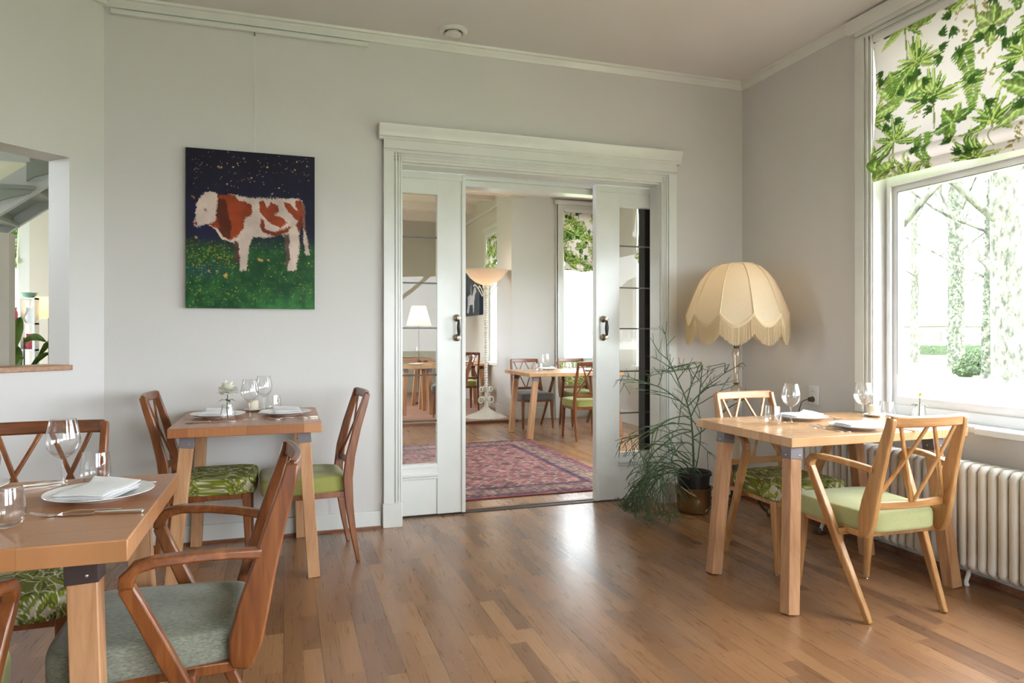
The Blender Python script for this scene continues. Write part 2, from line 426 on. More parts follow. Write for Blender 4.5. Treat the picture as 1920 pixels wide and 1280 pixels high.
class Canvas:
    # colours kept in 0..255 display values; row 0 is the bottom
    def __init__(s, w, h, px, base): s.w, s.h, s.px = w, h, px; s.W = int(w/px)+1; s.H = int(h/px)+1; s.a = np.ones((s.H, s.W, 3))*np.array(base, float)
    def grid(s):
        return np.meshgrid(np.arange(s.W)*s.px, np.arange(s.H)*s.px)
    def win(s, cx, cy, r):
        x0 = max(0, int((cx-r)/s.px)); x1 = min(s.W, int((cx+r)/s.px)+2); y0 = max(0, int((cy-r)/s.px)); y1 = min(s.H, int((cy+r)/s.px)+2)
        if x1 <= x0 or y1 <= y0: return None
        X, Y = np.meshgrid(np.arange(x0, x1)*s.px-cx, np.arange(y0, y1)*s.px-cy); return (slice(y0, y1), slice(x0, x1)), X, Y
    def leaf(s, cx, cy, L, wd, ang, col, vein=None, ribs=0, curve=0.0, dark=0.25, seed=0, split=0):
        wn = s.win(cx, cy, L*1.25)
        if wn is None: return
        sl, X, Y = wn; c, q = math.cos(ang), math.sin(ang)
        u = (X*c+Y*q)/L; v = (-X*q+Y*c); v = v-curve*L*(u**2)
        pr = np.sin(np.clip(u, 0, 1)*PI)**0.75*(1-0.35*np.clip(u, 0, 1))
        hw = wd*pr
        if split: hw = hw*(0.72+0.28*np.abs(np.sin(u*PI*split+np.sign(v)*0.6)))
        m = (u > 0) & (u < 1) & (np.abs(v) < hw)
        r = np.random.default_rng(seed)
        t = np.where(v > 0, 1.12, 0.88)*(1-dark*(np.abs(v)/(hw+1e-6)))
        if ribs: t = t*(1+0.14*np.sin((u*L-np.abs(v)*0.8)*ribs))
        C = np.array(col)[None, None, :]*t[..., None]*(0.92+0.2*r.random())
        if vein is not None:
            vm = np.abs(v) < max(wd*0.05, s.px*0.5); C = np.where(vm[..., None], np.array(vein)[None, None, :], C)
        s.a[sl] = np.where(m[..., None], C, s.a[sl])
    def stroke(s, x0, y0, x1, y1, w, col):
        cx, cy = (x0+x1)/2, (y0+y1)/2; L = math.hypot(x1-x0, y1-y0)
        wn = s.win(cx, cy, L/2+w)
        if wn is None: return
        sl, X, Y = wn; c, q = (x1-x0)/L, (y1-y0)/L
        u = X*c+Y*q; v = -X*q+Y*c; m = (np.abs(u) < L/2) & (np.abs(v) < w/2)
        s.a[sl] = np.where(m[..., None], np.array(col)[None, None, :]*1.0, s.a[sl])
    def sample(s, x, y):
        xi = np.clip((x/s.px).astype(int), 0, s.W-1); yi = np.clip((y/s.px).astype(int), 0, s.H-1); return slin(s.a[yi, xi]/255.0)

def jungle(w, h, seed=1, px=0.005, k=1.0):
    c = Canvas(w, h, px, (212, 203, 196)); r = random.Random(seed)
    n = vnoise(c.H, c.W, 40, seed, 2)[..., None]; c.a *= 0.97+0.05*n
    G = [(104, 132, 58), (128, 150, 76), (82, 112, 50), (146, 164, 92), (98, 124, 70), (164, 178, 108)]
    area = w*h
    # loose brown sprigs
    for i in range(int(26*area/k)):
        x, y = r.uniform(0, w), r.uniform(0, h); a = r.uniform(0, 2*PI)
        for j in range(7):
            x2, y2 = x+math.cos(a)*0.022, y+math.sin(a)*0.022
            c.stroke(x, y, x2, y2, 0.004, (128, 112, 62)); c.leaf(x2, y2, 0.035, 0.008, a+r.choice((-1, 1))*0.9, (150, 140, 70), seed=i*9+j)
            x, y = x2, y2; a += r.uniform(-0.25, 0.25)
    # motif rows as on a repeating furnishing print
    step = 0.20*k
    rows = int(h/step)+2; cols = int(w/step)+2
    for i in range(rows):
        for j in range(cols):
            x = (j+0.5*(i % 2))*step+r.uniform(-.04, .04); y = i*step+r.uniform(-.04, .04); kind = (0, 1, 2, 1, 2, 3, 1)[(i*3+j) % 7]
            if kind == 0:      # banana plant
                for a in (1.57, 1.05, 2.15, 0.5, 2.7, -0.2, 3.4):
                    g = r.choice(G); c.leaf(x, y, (0.21+r.uniform(-.03, .04))*k, 0.042*k, a+r.uniform(-.1, .1), g, (190, 206, 130), 190, r.uniform(-.25, .25), seed=i*31+j)
            elif kind == 1:    # fan palm
                for q in range(15):
                    a = -0.5+q*(4.1/14); g = r.choice(G); c.leaf(x, y, (0.15+0.03*math.sin(q))*k, 0.014*k, a, g, (178, 196, 104), 0, r.uniform(-.3, .3), seed=q)
                c.stroke(x, y, x+0.01, y-0.18*k, 0.008, (110, 120, 60))
            elif kind == 2:    # hanging feathery frond
                a = -1.57+r.uniform(-.35, .35)
                for q in range(13):
                    px_, py_ = x+math.cos(a)*q*0.016*k, y+math.sin(a)*q*0.016*k; g = r.choice(G[:4]); l = 0.075*(1-q/16)*k
                    c.leaf(px_, py_, l, 0.011*k, a+1.0, g, None, 0, 0.2); c.leaf(px_, py_, l, 0.011*k, a-1.0, g, None, 0, -0.2)
            else:              # round lobed leaves
                for a in (0.3, 1.3, 2.3, 3.4, 4.6):
                    g = r.choice(G); c.leaf(x, y, 0.11*k, 0.045*k, a+r.uniform(-.2, .2), g, (186, 200, 120), 260, 0, split=3, seed=i)
    # dark accents
    for i in range(int(40*area/k)):
        x, y = r.uniform(0, w), r.uniform(0, h); a = r.uniform(0, 6.28)
        for j in range(4): c.leaf(x, y, 0.06*k, 0.010*k, a+j*0.35, (60, 88, 36), None, 0, 0.2)
    return c

def leafprint(w, h, seed=3):
    # cream seat cloth covered by large olive leaves with cream outlines
    c = Canvas(w, h, 0.0018, (112, 116, 52)); r = random.Random(seed); pts = []
    n = vnoise(c.H, c.W, 45, 4, 2); c.a = np.where((n > .56)[..., None], np.array([184, 176, 152.]), c.a)
    for i in range(420):
        x, y = r.uniform(0, w), r.uniform(0, h)
        if any((x-a)**2+(y-b)**2 < 0.047**2 for a, b in pts): continue
        pts.append((x, y)); base = r.uniform(0, 6.28)
        for k in range(3):
            a = base+k*2.1+r.uniform(-.3, .3); L = r.uniform(0.060, 0.095); W_ = L*0.23
            c.leaf(x-math.cos(a)*.006, y-math.sin(a)*.006, L+.009, W_+.0032, a, (190, 184, 160), None, 0, 0.15, dark=0)
            c.leaf(x, y, L, W_, a, r.choice([(108, 116, 30), (120, 126, 40), (94, 104, 26)]), (172, 170, 120), 0, 0.15, dark=0.1, seed=i)
    return c

def grid_sheet(name, fn, nu, nv, canvas, w, h, mat, parent=None, back=None, closed=None):
    # fn(u, v) -> 3D point, u across 0..w, v up 0..h
    u = np.linspace(0, w, nu); v = np.linspace(0, h, nv); vs = []
    for b in v:
        for a in u: vs.append(fn(float(a), float(b)))
    fs = [(j*nu+i, j*nu+i+1, (j+1)*nu+i+1, (j+1)*nu+i) for j in range(nv-1) for i in range(nu-1)]
    U, V = np.meshgrid(u, v); colr = canvas.sample(U.ravel(), V.ravel())
    mb = MB(); mb.v = vs; mb.f = fs
    return mb.build(name, mat, parent, smooth=60, colors=colr, fix=False)

def inpoly(X, Y, poly):
    m = np.zeros(X.shape, bool); n = len(poly)
    for i in range(n):
        x1, y1 = poly[i]; x2, y2 = poly[(i+1) % n]
        if y1 == y2: continue
        c = ((Y >= min(y1, y2)) & (Y < max(y1, y2)) & (X < (x2-x1)*(Y-y1)/(y2-y1)+x1)); m ^= c
    return m

def cow_canvas():
    # canvas 0.704 x 0.91; figure drawn in sheet units 0..880 across, 0..1100 down
    W_, H_ = 0.704, 0.91; c = Canvas(W_, H_, 0.0028, (28, 26, 44)); X, Y = c.grid(); x = X/W_*885; tp = 95+0.068*x; y = tp+(1-Y/H_)*(1200-tp)-90
    # the sheet is seen a little in perspective in the source of these units, so y is measured from its own top edge
    n1 = vnoise(c.H, c.W, 30, 1, 4); n2 = vnoise(c.H, c.W, 12, 5, 3); n3 = vnoise(c.H, c.W, 3, 9, 2); n4 = vnoise(c.H, c.W, 60, 14, 2)
    A = c.a; A[:] = np.array([27, 25, 42])*(0.8+0.5*n1)[..., None]
    A[:] = A + np.array([6, 8, 26])*(np.clip(y/600, 0, 1)*n4)[..., None]
    t = np.clip((y-570-60*n1)/120, 0, 1)[..., None]
    green = np.array([22, 58, 36])*(1-n2[..., None])+np.array([50, 104, 52])*n2[..., None]
    blue = np.array([34, 66, 96]); bl = (np.clip(1-np.abs(x-120)/220, 0, 1)*np.clip(1-np.abs(y-850)/80, 0, 1))[..., None]
    green = green*(1-0.7*bl)+blue*0.7*bl
    dk = np.clip((y-960)/140, 0, 1)[..., None]*np.clip((x-300)/300, 0, 1)[..., None]
    green = green*(1+0.35*dk)
    yel = ((n3 > 0.66) & (y > 640) & (y < 840) & (x < 360))[..., None]; green = np.where(yel, np.array([128, 124, 46]), green)
    sp = ((n3 > 0.74) & (n2 > 0.4))[..., None]; green = np.where(sp, np.array([96, 128, 60]), green)
    A[:] = A*(1-t)+green*t
    n5 = np.random.default_rng(3).random(x.shape)-.5; dx = (n2-0.5)*16+(n3-0.5)*10+n5*9; dy = (n1-0.5)*8+(n3-0.5)*14+n5*12; px, py = x+dx, y+dy
    white = np.array([216, 196, 186]); brown = np.array([146, 62, 32]); dbrown = np.array([84, 38, 26])
    body = [(205, 345), (250, 330), (320, 328), (420, 352), (520, 350), (640, 352), (760, 356), (798, 366), (812, 420), (806, 500), (790, 560), (770, 620), (778, 700), (762, 760), (752, 845), (690, 852), (684, 800), (694, 740), (676, 660), (655, 600), (600, 612), (520, 625), (450, 618), (432, 650), (420, 740), (402, 850), (352, 855), (352, 760), (338, 680), (300, 655), (240, 640), (215, 610), (190, 565), (140, 540)]
    m = inpoly(px, py, body)
    A[m] = (white*(0.78+0.35*n1)[..., None])[m]
    far1 = inpoly(px, py, [(318, 650), (350, 650), (356, 790), (330, 800), (312, 700)]); A[far1] = (np.array([92, 64, 56])*(0.7+0.5*n2)[..., None])[far1]
    far2 = inpoly(px, py, [(662, 600), (700, 600), (700, 780), (684, 860), (676, 760)]); A[far2] = (np.array([104, 84, 76])*(0.7+0.5*n2)[..., None])[far2]
    patches = [([(196, 350), (250, 326), (330, 335), (350, 372), (400, 378), (440, 400), (442, 470), (400, 485), (392, 560), (350, 610), (290, 650), (240, 620), (205, 560), (190, 470)], brown),
        ([(186, 400), (215, 355), (262, 365), (280, 460), (300, 560), (290, 640), (240, 620), (205, 560)], dbrown),
        ([(140, 500), (200, 480), (230, 560), (190, 560), (140, 535)], brown*0.9),
        ([(486, 372), (520, 364), (548, 420), (575, 380), (620, 400), (630, 440), (600, 470), (640, 480), (690, 520), (640, 560), (560, 520), (500, 450)], brown),
        ([(500, 490), (520, 500), (530, 560), (600, 585), (660, 560), (720, 540), (690, 590), (600, 612), (520, 590), (492, 540)], brown*0.92),
        ([(660, 380), (700, 385), (735, 420), (760, 440), (740, 372), (790, 366), (806, 420), (800, 500), (770, 560), (750, 540), (766, 510), (720, 470), (690, 440)], brown),
        ([(780, 480), (800, 470), (796, 560), (770, 600), (762, 560)], brown*0.8)]
    for poly, col in patches:
        mm = inpoly(px, py, poly) & m; A[mm] = (col*(0.72+0.55*n1)[..., None])[mm]
    tail = inpoly(px, py, [(792, 370), (812, 400), (816, 560), (836, 640), (846, 730), (822, 735), (806, 640), (798, 520)]); A[tail] = (np.array([150, 110, 100])*(0.6+0.5*n2)[..., None])[tail]
    tuft = inpoly(px, py, [(806, 560), (822, 590), (850, 740), (815, 740), (802, 640)]); A[tuft] = (white*(0.7+0.4*n2)[..., None])[tuft]
    head = [(130, 318), (170, 308), (208, 330), (200, 400), (196, 470), (186, 520), (130, 535), (75, 552), (50, 545), (44, 520), (66, 480), (72, 400), (95, 355)]
    mh = inpoly(px, py, head); A[mh] = (white*(0.80+0.3*n1)[..., None])[mh]
    for (ex, ey, er, col) in ((62, 528, 17, (120, 66, 70)), (52, 520, 9, (176, 120, 120)), (126, 436, 10, (150, 104, 96)), (126, 436, 4, (60, 34, 34)), (66, 530, 6, (50, 30, 34))):
        q = (px-ex)**2+((py-ey)*1.3)**2 < er**2; A[q] = np.array(col)
    r = random.Random(5)
    for i in range(150):
        sx, sy = r.uniform(30, 860), r.gauss(150, 110); rr = r.choice([2.2, 2.6, 3.4]) if r.random() < 0.92 else 6
        if sy < 10 or sy > 560: continue
        q = (x-sx)**2+(y-sy)**2 < rr**2; A[q & ~m & ~mh] = np.array(r.choice([(168, 150, 110), (140, 140, 150), (190, 160, 90)]))
    for i in range(60):
        sx, sy = r.uniform(10, 870), r.uniform(640, 1080); rr = r.choice([2.5, 3, 3.5]); q = (x-sx)**2+(y-sy)**2 < rr**2; A[q & ~m] = np.array((188, 160, 70))
    for sx, sy, rr in ((150, 858, 8), (205, 858, 7), (262, 890, 15), (492, 776, 8), (510, 780, 7), (552, 778, 7), (840, 795, 6), (68, 628, 8), (340, 120, 7), (212, 138, 9), (50, 350, 6)):
        q = (px-sx)**2+(py-sy)**2 < rr**2; A[q & ~m] = np.array((196, 158, 84))
    return c

def horse_canvas():
    W_, H_ = 1.15, 0.76; c = Canvas(W_, H_, 0.008, (62, 74, 84)); X, Y = c.grid(); n1 = vnoise(c.H, c.W, 20, 3, 3); x = X/W_; y = Y/H_
    c.a[:] = np.array([60, 72, 84])*(0.75+0.5*n1+0.15*y)[..., None]
    px, py = x+(n1-0.5)*0.03, y+(n1-0.5)*0.03
    horse = [(0.30, 0.06), (0.34, 0.30), (0.32, 0.42), (0.45, 0.46), (0.62, 0.44), (0.72, 0.62), (0.80, 0.60), (0.84, 0.50), (0.76, 0.46), (0.72, 0.30), (0.70, 0.05), (0.65, 0.05), (0.64, 0.24), (0.46, 0.24), (0.40, 0.05)]
    rider = [(0.50, 0.45), (0.49, 0.62), (0.53, 0.74), (0.57, 0.62), (0.58, 0.45)]
    for p, col in ((horse, (206, 208, 210)), (rider, (150, 154, 160))):
        m = inpoly(px, py, p); c.a[m] = (np.array(col)*(0.8+0.3*n1)[..., None])[m]
    return c

def rug_canvas(w, h):
    c = Canvas(w, h, 0.010, (150, 92, 84)); X, Y = c.grid(); d = np.minimum(np.minimum(X, w-X), np.minimum(Y, h-Y))
    n = vnoise(c.H, c.W, 3, 2, 2); n2 = vnoise(c.H, c.W, 14, 6, 2)
    red = np.array([140, 70, 66]); dred = np.array([120, 52, 56]); navy = np.array([58, 50, 76]); cream = np.array([170, 148, 124]); rose = np.array([160, 104, 98])
    A = c.a
    def lattice(X, Y, s): return np.abs(((X/s) % 1)-0.5)+np.abs(((Y/s) % 1)-0.5)
    L = lattice(X, Y*0.8, 0.21); A[:] = np.where((L < 0.22)[..., None], red, np.where((L < 0.30)[..., None], navy, np.where((L < 0.42)[..., None], cream, rose)))
    L2 = lattice(X+0.05, Y+0.02, 0.065); A[:] = np.where((L2 < 0.20)[..., None], np.where((n > 0.5)[..., None], navy*1.2, dred), A)
    L3 = lattice(X, Y, 0.045); A[:] = np.where((L3 < 0.22)[..., None], A*0.6+cream*0.4, A)
    def band(a, b, f): 
        m = (d >= a) & (d < b); A[m] = f[m] if isinstance(f, np.ndarray) and f.shape == A.shape else f
    guard = np.where((lattice(X, Y, 0.06) < 0.28)[..., None], cream, navy); main = np.where((lattice(X, Y, 0.115) < 0.25)[..., None], rose, np.where((lattice(X, Y, 0.05) < 0.3)[..., None], navy, cream*0.85))
    band(0, 0.05, dred*1.12); band(0.05, 0.06, navy); band(0.06, 0.10, guard); band(0.10, 0.115, red); band(0.115, 0.26, main); band(0.26, 0.275, red); band(0.275, 0.31, guard); band(0.31, 0.325, navy)
    A[:] = A*0.58+np.array([134, 104, 106])*0.42; A[:] = A*(0.62+0.7*n)[..., None]*(0.88+0.24*n2)[..., None]
    return c
CAN_SEAT = leafprint(0.8, 0.8)
CAN_J = jungle(2.6, 1.15, 1)

# ---------------------------------------------------------------- the room shell
YA = 4.302; XB = 3.24; ZC = 3.06
def st(name, mb, mat, bevel=0, smooth=35, label=None, cat=None): return struct(mb.build(name, mat, None, smooth, bevel), label, cat)
st('floor', MB().box(-5.0, 4.46, -3.1, 8.30, -0.12, 0).box(-0.2, 4.46, 8.30, 13.7, -0.12, -0.001), M['floor'], label='brown oak parquet floor in short staggered blocks', cat='floor')
st('ceiling', MB().box(-3.2, XB+0.2, -3.1, YA, ZC, ZC+0.12), M['ceil'], label='smooth pale ceiling of the dining room', cat='ceiling')
# wall A with the sliding-door opening: front leaf, pocket, rear leaf
OX0, OX1, OZ = 0.702, 2.547, 2.275
wb = MB()
for y0, y1 in ((YA, YA+0.135), (YA+0.245, YA+0.335)):
    a0, a1 = (OX0, OX1) if y0 == YA else (0.74, 2.60)
    wb.box(-0.95 if y0 == YA else -0.10, a0, y0, y1, 0, ZC+0.1); wb.box(a1, XB+0.2 if y0 == YA else 4.4, y0, y1, 0, ZC+0.1); wb.box(a0, a1, y0, y1, OZ, ZC+0.1)
wb.box(XB+0.2, 4.56, YA+0.1, YA+0.335, 0, ZC+0.1)
st('wall_back', wb, M['wall'], label='pale wall with the wide sliding-door opening', cat='wall')
st('trim_1', MB().box(2.600, 2.606, YA+0.243, YA+0.337, 0, OZ).box(2.56, 2.60, YA+0.243, YA+0.337, 0, OZ).box(2.606, 3.1, YA+0.236, YA+0.244, 0, OZ), M['black'], label='black boards for the unlit door pocket behind the right glazed door', cat='door jamb')  # black boards give the unlit pocket interior its darkness
# wall C, 45 degrees, with the serving hatch
def wallC(s0, s1, z0, z1, t0=0.0, t1=0.185):
    # s runs from the corner towards the camera side, t into the wall
    d = Vector((-0.7071, -0.7071)); n = Vector((-0.7071, 0.7071)); o = Vector((-0.941, YA))
    P = [o+d*s0+n*t0, o+d*s1+n*t0, o+d*s1+n*t1, o+d*s0+n*t1]
    vs = [(p.x, p.y, z) for z in (z0, z1) for p in P]
    return vs, [(0, 1, 2, 3), (4, 7, 6, 5), (0, 4, 5, 1), (1, 5, 6, 2), (2, 6, 7, 3), (3, 7, 4, 0)]
HS0, HS1, HZ0, HZ1 = 0.187, 1.75, 1.035, 2.13
mb = MB()
for a in ((-0.05, HS0, 0, ZC+.1), (HS1, 2.75, 0, ZC+.1), (HS0, HS1, 0, HZ0), (HS0, HS1, HZ1, ZC+.1)): mb.add(*wallC(*a))
st('wall_left', mb, M['wall'], label='angled pale wall with the open hatch', cat='wall')
mb = MB(); mb.add(*wallC(HS0-0.008, HS1+.01, HZ0-0.025, HZ0+0.002, -0.018, 0.20))
st('trim_2', mb, M['sill_wood'], 0.003, label='narrow oak sill board of the hatch', cat='sill')
st('wall_far_left', MB().box(-3.05, -2.9, -3.1, 2.6, 0, ZC+.1), M['wall'], label='side wall left of the camera', cat='wall')
# wall behind the camera with a window
mb = MB().box(-3.05, 0.75, -3.15, -3.0, 0, ZC+.1).box(2.95, XB+0.2, -3.15, -3.0, 0, ZC+.1).box(0.75, 2.95, -3.15, -3.0, 0, 0.75).box(0.75, 2.95, -3.15, -3.0, 2.85, ZC+.1)
st('wall_front', mb, M['wall'], label='wall behind the camera with a window', cat='wall')
# window wall
WY0, WY1, WZ0, WZ1 = 0.5, 3.085, 0.745, 2.90
mb = MB().box(XB, XB+0.2, WY1, YA+.2, 0, ZC+.1).box(XB, XB+0.2, -0.5, WY0, 0, ZC+.1).box(XB, XB+0.2, -3.15, -2.6, 0, ZC+.1)
mb.box(XB, XB+0.2, WY0, WY1, 0, WZ0-.03).box(XB, XB+0.2, WY0, WY1, WZ1, ZC+.1).box(XB, XB+0.2, -2.6, -0.5, 0, WZ0).box(XB, XB+0.2, -2.6, -0.5, WZ1, ZC+.1)
st('wall_right', mb, M['wall'], label='window wall above the radiator', cat='wall')

# cornices, picture rail, baseboards
prof = [(0, 0), (0, -0.055), (-0.012, -0.055), (-0.016, -0.040), (-0.026, -0.030), (-0.030, -0.018), (-0.042, -0.014), (-0.046, 0)]
mb = MB(); mb.prism([(YA+a, ZC+b) for a, b in prof], 'x', -0.95, XB)
st('trim_3', mb, M['trim'], label='slim white cornice along the back wall', cat='cornice')
mb = MB(); mb.prism([(XB+a, ZC+b) for a, b in prof], 'y', -3.0, YA)
st('trim_4', mb, M['trim'], label='slim white cornice above the window wall', cat='cornice')
mb = MB(); mb.add(*wallC(-0.0, 2.75, ZC-0.05, ZC, -0.03, 0.0)); st('trim_5', mb, M['trim'], label='slim white cornice above the hatch wall', cat='cornice')
mb = MB().box(-0.95, 0.57, YA-0.018, YA, 0, 0.105).box(2.67, XB, YA-0.018, YA, 0, 0.105)
st('baseboard_back', mb, M['trim'], 0.003, label='low white skirting board of the back wall', cat='skirting')
st('trim_6', MB().box(-0.95, 0.57, YA-0.032, YA-0.016, 0, 0.014).box(2.67, XB, YA-0.032, YA-0.016, 0, 0.014), M['shoe'], label='thin brown bead under the back skirting', cat='skirting bead')
st('baseboard_right', MB().box(XB-0.022, XB, -3.0, YA-.02, 0.0, 0.10), M['trim'], 0.003, label='white skirting board under the radiator', cat='skirting')
st('trim_7', MB().box(XB-0.05, XB-0.02, -3.0, YA-.05, 0, 0.022), M['shoe'], label='brown bead along the floor under the radiator', cat='skirting bead')
mb = MB(); mb.add(*wallC(-0.0, 2.75, 0, 0.105, -0.018, 0)); st('baseboard_left', mb, M['trim'], label='white skirting board under the hatch', cat='skirting')
r = MB().box(-0.905, 0.49, YA-0.030, YA-0.004, 2.965, 2.990).build('picture_rail', M['trim'], None, bevel=0.002)
tag(r, 'thin white picture rail just under the cornice above the cow painting', 'picture rail')

# door casing (architrave) with head cap and plinth blocks
mb = MB(); F_ = YA
def arch(x0, x1, inner):   # stepped upright; inner = side of the opening
    s = 1 if inner == 'r' else -1; xo = x0 if s == 1 else x1
    for a, b, dpt in ((0, 0.118, 0.022), (0.0, 0.066, 0.034), (0.072, 0.084, 0.032), (0.090, 0.100, 0.028), (0.104, 0.112, 0.026)):
        u, v = sorted((xo+s*a, xo+s*b)); mb.box(u, v, F_-dpt, F_, 0.14, OZ+0.06)
arch(0.586, 0.704, 'r'); arch(2.545, 2.663, 'l')
for a, b, dpt in ((0.0, 0.15, 0.022), (0.075, 0.15, 0.034), (0.052, 0.064, 0.032), (0.036, 0.046, 0.028), (0.016, 0.026, 0.026)):
    mb.box(0.586, 2.663, F_-dpt, F_, OZ+a, OZ+b)
mb.prism([(F_, 2.405), (F_-0.036, 2.405), (F_-0.042, 2.413), (F_-0.042, 2.420), (F_-0.050, 2.424), (F_-0.056, 2.465), (F_-0.066, 2.478), (F_-0.070, 2.498), (F_, 2.498)], 'x', 0.556, 2.693)
mb.box(0.580, 0.700, F_-0.042, F_, 0, 0.15).box(2.549, 2.669, F_-0.042, F_, 0, 0.15)
st('trim_8', mb, M['trim'], 0.003, label='white moulded casing with head cap around the sliding doors', cat='door casing')
mb = MB().box(OX0-.002, OX0+.006, YA, YA+.135, 0, OZ).box(OX1-.006, OX1+.002, YA, YA+.135, 0, OZ).box(OX0, OX1, YA, YA+.135, OZ-.012, OZ+.002)
mb.box(0.74, 2.6, YA+.225, YA+.335, OZ-.07, OZ+.002).box(0.9, 2.3, YA+.19, YA+.225, OZ-.03, OZ)
st('trim_9', mb, M['trim'], label='glossy white lining of the door opening', cat='door lining')
st('trim_10', MB().box(OX0, OX1, YA+.150, YA+.215, 0, 0.004), M['dark'], label='dark floor track of the sliding doors', cat='door track')
st('trim_11', MB().box(OX0, OX1, YA+.215, YA+.250, 0, 0.007), M['shoe'], label='wooden threshold strip behind the door track', cat='threshold')

# sliding doors
DY0, DY1 = YA+0.145, YA+0.190
def sliding_door(n, x0, x1, hx, lead, label):
    # lead = +1: the meeting edge is at x1, -1: at x0
    t = thing('door_%d' % n, label, 'sliding door', (0, 0, 0)); t['kind'] = 'structure'
    z1 = 2.262; gz0, gz1 = 0.345, 2.118; sw = 0.135
    gx0, gx1 = (x0+0.13, x1-0.145-0.022) if lead > 0 else (x0+0.145+0.022, x1-0.13)
    mb = MB().box(x0, gx0, DY0, DY1, 0.012, z1).box(gx1, x1, DY0, DY1, 0.012, z1)
    mb.box(gx0, gx1, DY0, DY1, gz1, z1).box(gx0, gx1, DY0+.008, DY1-.008, 0.012, 0.26).box(gx0, gx1, DY0, DY1, 0.26, gz0)
    mb.box(gx0, gx1, DY0-0.006, DY0+.002, 0.318, 0.330).box(gx0-.01, gx1+.01, DY0-0.012, DY0+.002, 0.268, 0.282).box(gx0-.008, gx1+.008, DY0-0.008, DY0+.002, 0.250, 0.260)
    mb.box(x0, x1, DY0-.008, DY0+.002, 2.215, z1)
    e0, e1 = (x1-0.002, x1+0.024) if lead > 0 else (x0-0.024, x0+0.002)
    mb.box(e0, e1, DY0-0.010, DY1+.004, 0.012, z1)
    mb.build('frame', M['trim'], t, bevel=0.002)
    MB().box(gx0, gx1, DY0+.018, DY0+.0185, gz0, gz1).build('pane', M['doorglass'], t, smooth=0)
    for z in (1.836, 1.534, 1.238, 0.928, 0.626):
        MB().box(gx0, gx1, DY0+.0135, DY0+.024, z-0.005, z+0.005).build('lead_bar', M['bracket'] if z > 1 else M['cord'], t, smooth=0)
    h = MB()
    for z in (1.175, 1.305):
        h.lathe([(0.0, 0), (0.022, 0.001), (0.024, 0.005), (0.016, 0.009), (0.018, 0.012), (0.010, 0.016), (0.010, 0.05), (0.014, 0.055), (0.012, 0.062), (0, 0.064)], (0, 0, 0), 14)
        k = len(h.v)-14*10
        for i in range(k, len(h.v)):
            a, b, c = h.v[i]; h.v[i] = (hx+a, DY0-c-.008, z+b)
    ho = h.build('handle', M['nickel'], t)
    MB().lathe([(0.006, 0.0), (0.009, 0.02), (0.013, 0.05), (0.014, 0.065), (0.013, 0.08), (0.009, 0.11), (0.006, 0.13)], (hx, DY0-0.055-.008, 1.175), 12).build('grip', M['handle_wood'], ho)
    return t
sliding_door(1, 0.30, 1.128, 1.092, 1, 'left white sliding door with a tall leaded glass pane')
sliding_door(2, 2.132, 2.96, 2.166, -1, 'right white sliding door with a tall leaded glass pane')

# ---------------------------------------------------------------- big window of the dining room
mb = MB(); GX = XB+0.10
for a, dpt in ((0.0, 0.03), ):
    for u, v, dd in ((WY1, WY1+0.12, 0.022), (WY1+0.055, WY1+0.122, 0.036), (WY1+0.030, WY1+0.046, 0.034), (WY1+0.008, WY1+0.02, 0.028)):
        mb.box(XB-dd, XB, u, v, 0.745, WZ1+0.03)
    for u, v, dd in ((0.0, 0.12, 0.022), (0.05, 0.12, 0.036), (0.022, 0.040, 0.032)): mb.box(XB-dd, XB, WY0-.12, WY1+.122, WZ1+u, WZ1+v)
    mb.box(XB-.036, XB, WY0-.12, WY0, 0.745, WZ1+.03)
mb.prism([(XB, 2.975), (XB-.045, 2.975), (XB-.055, 2.99), (XB-.065, 3.03), (XB-.07, 3.045), (XB, 3.045)], 'y', WY0-.16, WY1+.165)
st('trim_12', mb, M['trim'], 0.002, label='white moulded casing around the big window', cat='window casing')
w1 = thing('window_1', 'big picture window onto the garden beside the right-hand table', 'window'); w1['kind'] = 'structure'
mb = MB().box(GX-.03, GX+.05, 3.055, WY1, WZ0, WZ1).box(GX-.03, GX+.05, WY0, WY0+.06, WZ0, WZ1).box(GX-.03, GX+.05, WY0+.06, 3.055, 2.06, 2.16).box(GX-.03, GX+.05, WY0+.06, 3.055, WZ0, 0.80)
mb.box(GX-.045, GX-.0305, WY0+.06, 3.062, 2.041, 2.075).box(GX-.045, GX-.0305, 3.0405, 3.062, 0.805, 2.041)
mb.build('outer_frame', M['trimw'], w1)
mb = MB().box(GX-.02, GX+.03, 3.013, 3.055, 0.80, 2.06).box(GX-.02, GX+.03, WY0+.09, 3.013, 2.006, 2.06).box(GX-.02, GX+.03, WY0+.09, 3.013, 0.80, 0.845).box(GX-.02, GX+.03, WY0+.06, WY0+.09, 0.8, 2.06)
mb.build('sash', M['trimw'], w1)
MB().box(GX-.021, GX-.0195, 3.0105, 3.0135, 0.97, 2.0045).box(GX-.0215, GX-.0195, WY0+.09, 3.0135, 2.0045, 2.0075).build('gasket', M['black'], w1, smooth=0)
MB().box(GX+.005, GX+.006, WY0+.09, 3.013, 0.845, 2.006).build('pane', M['glass'], w1, smooth=0)
MB().box(GX+.005, GX+.006, WY0+.06, 3.055, 2.16, WZ1).build('pane', M['glass'], w1, smooth=0)
mb = MB().box(3.165, XB+.09, WY0-.1, 2.44, 0.713, 0.745).box(XB-.02, XB+.09, 2.44, WY1+.03, 0.713, 0.745)
st('trim_13', mb, M['trimw'], 0.004, label='white window sill beside the right-hand table', cat='window sill')
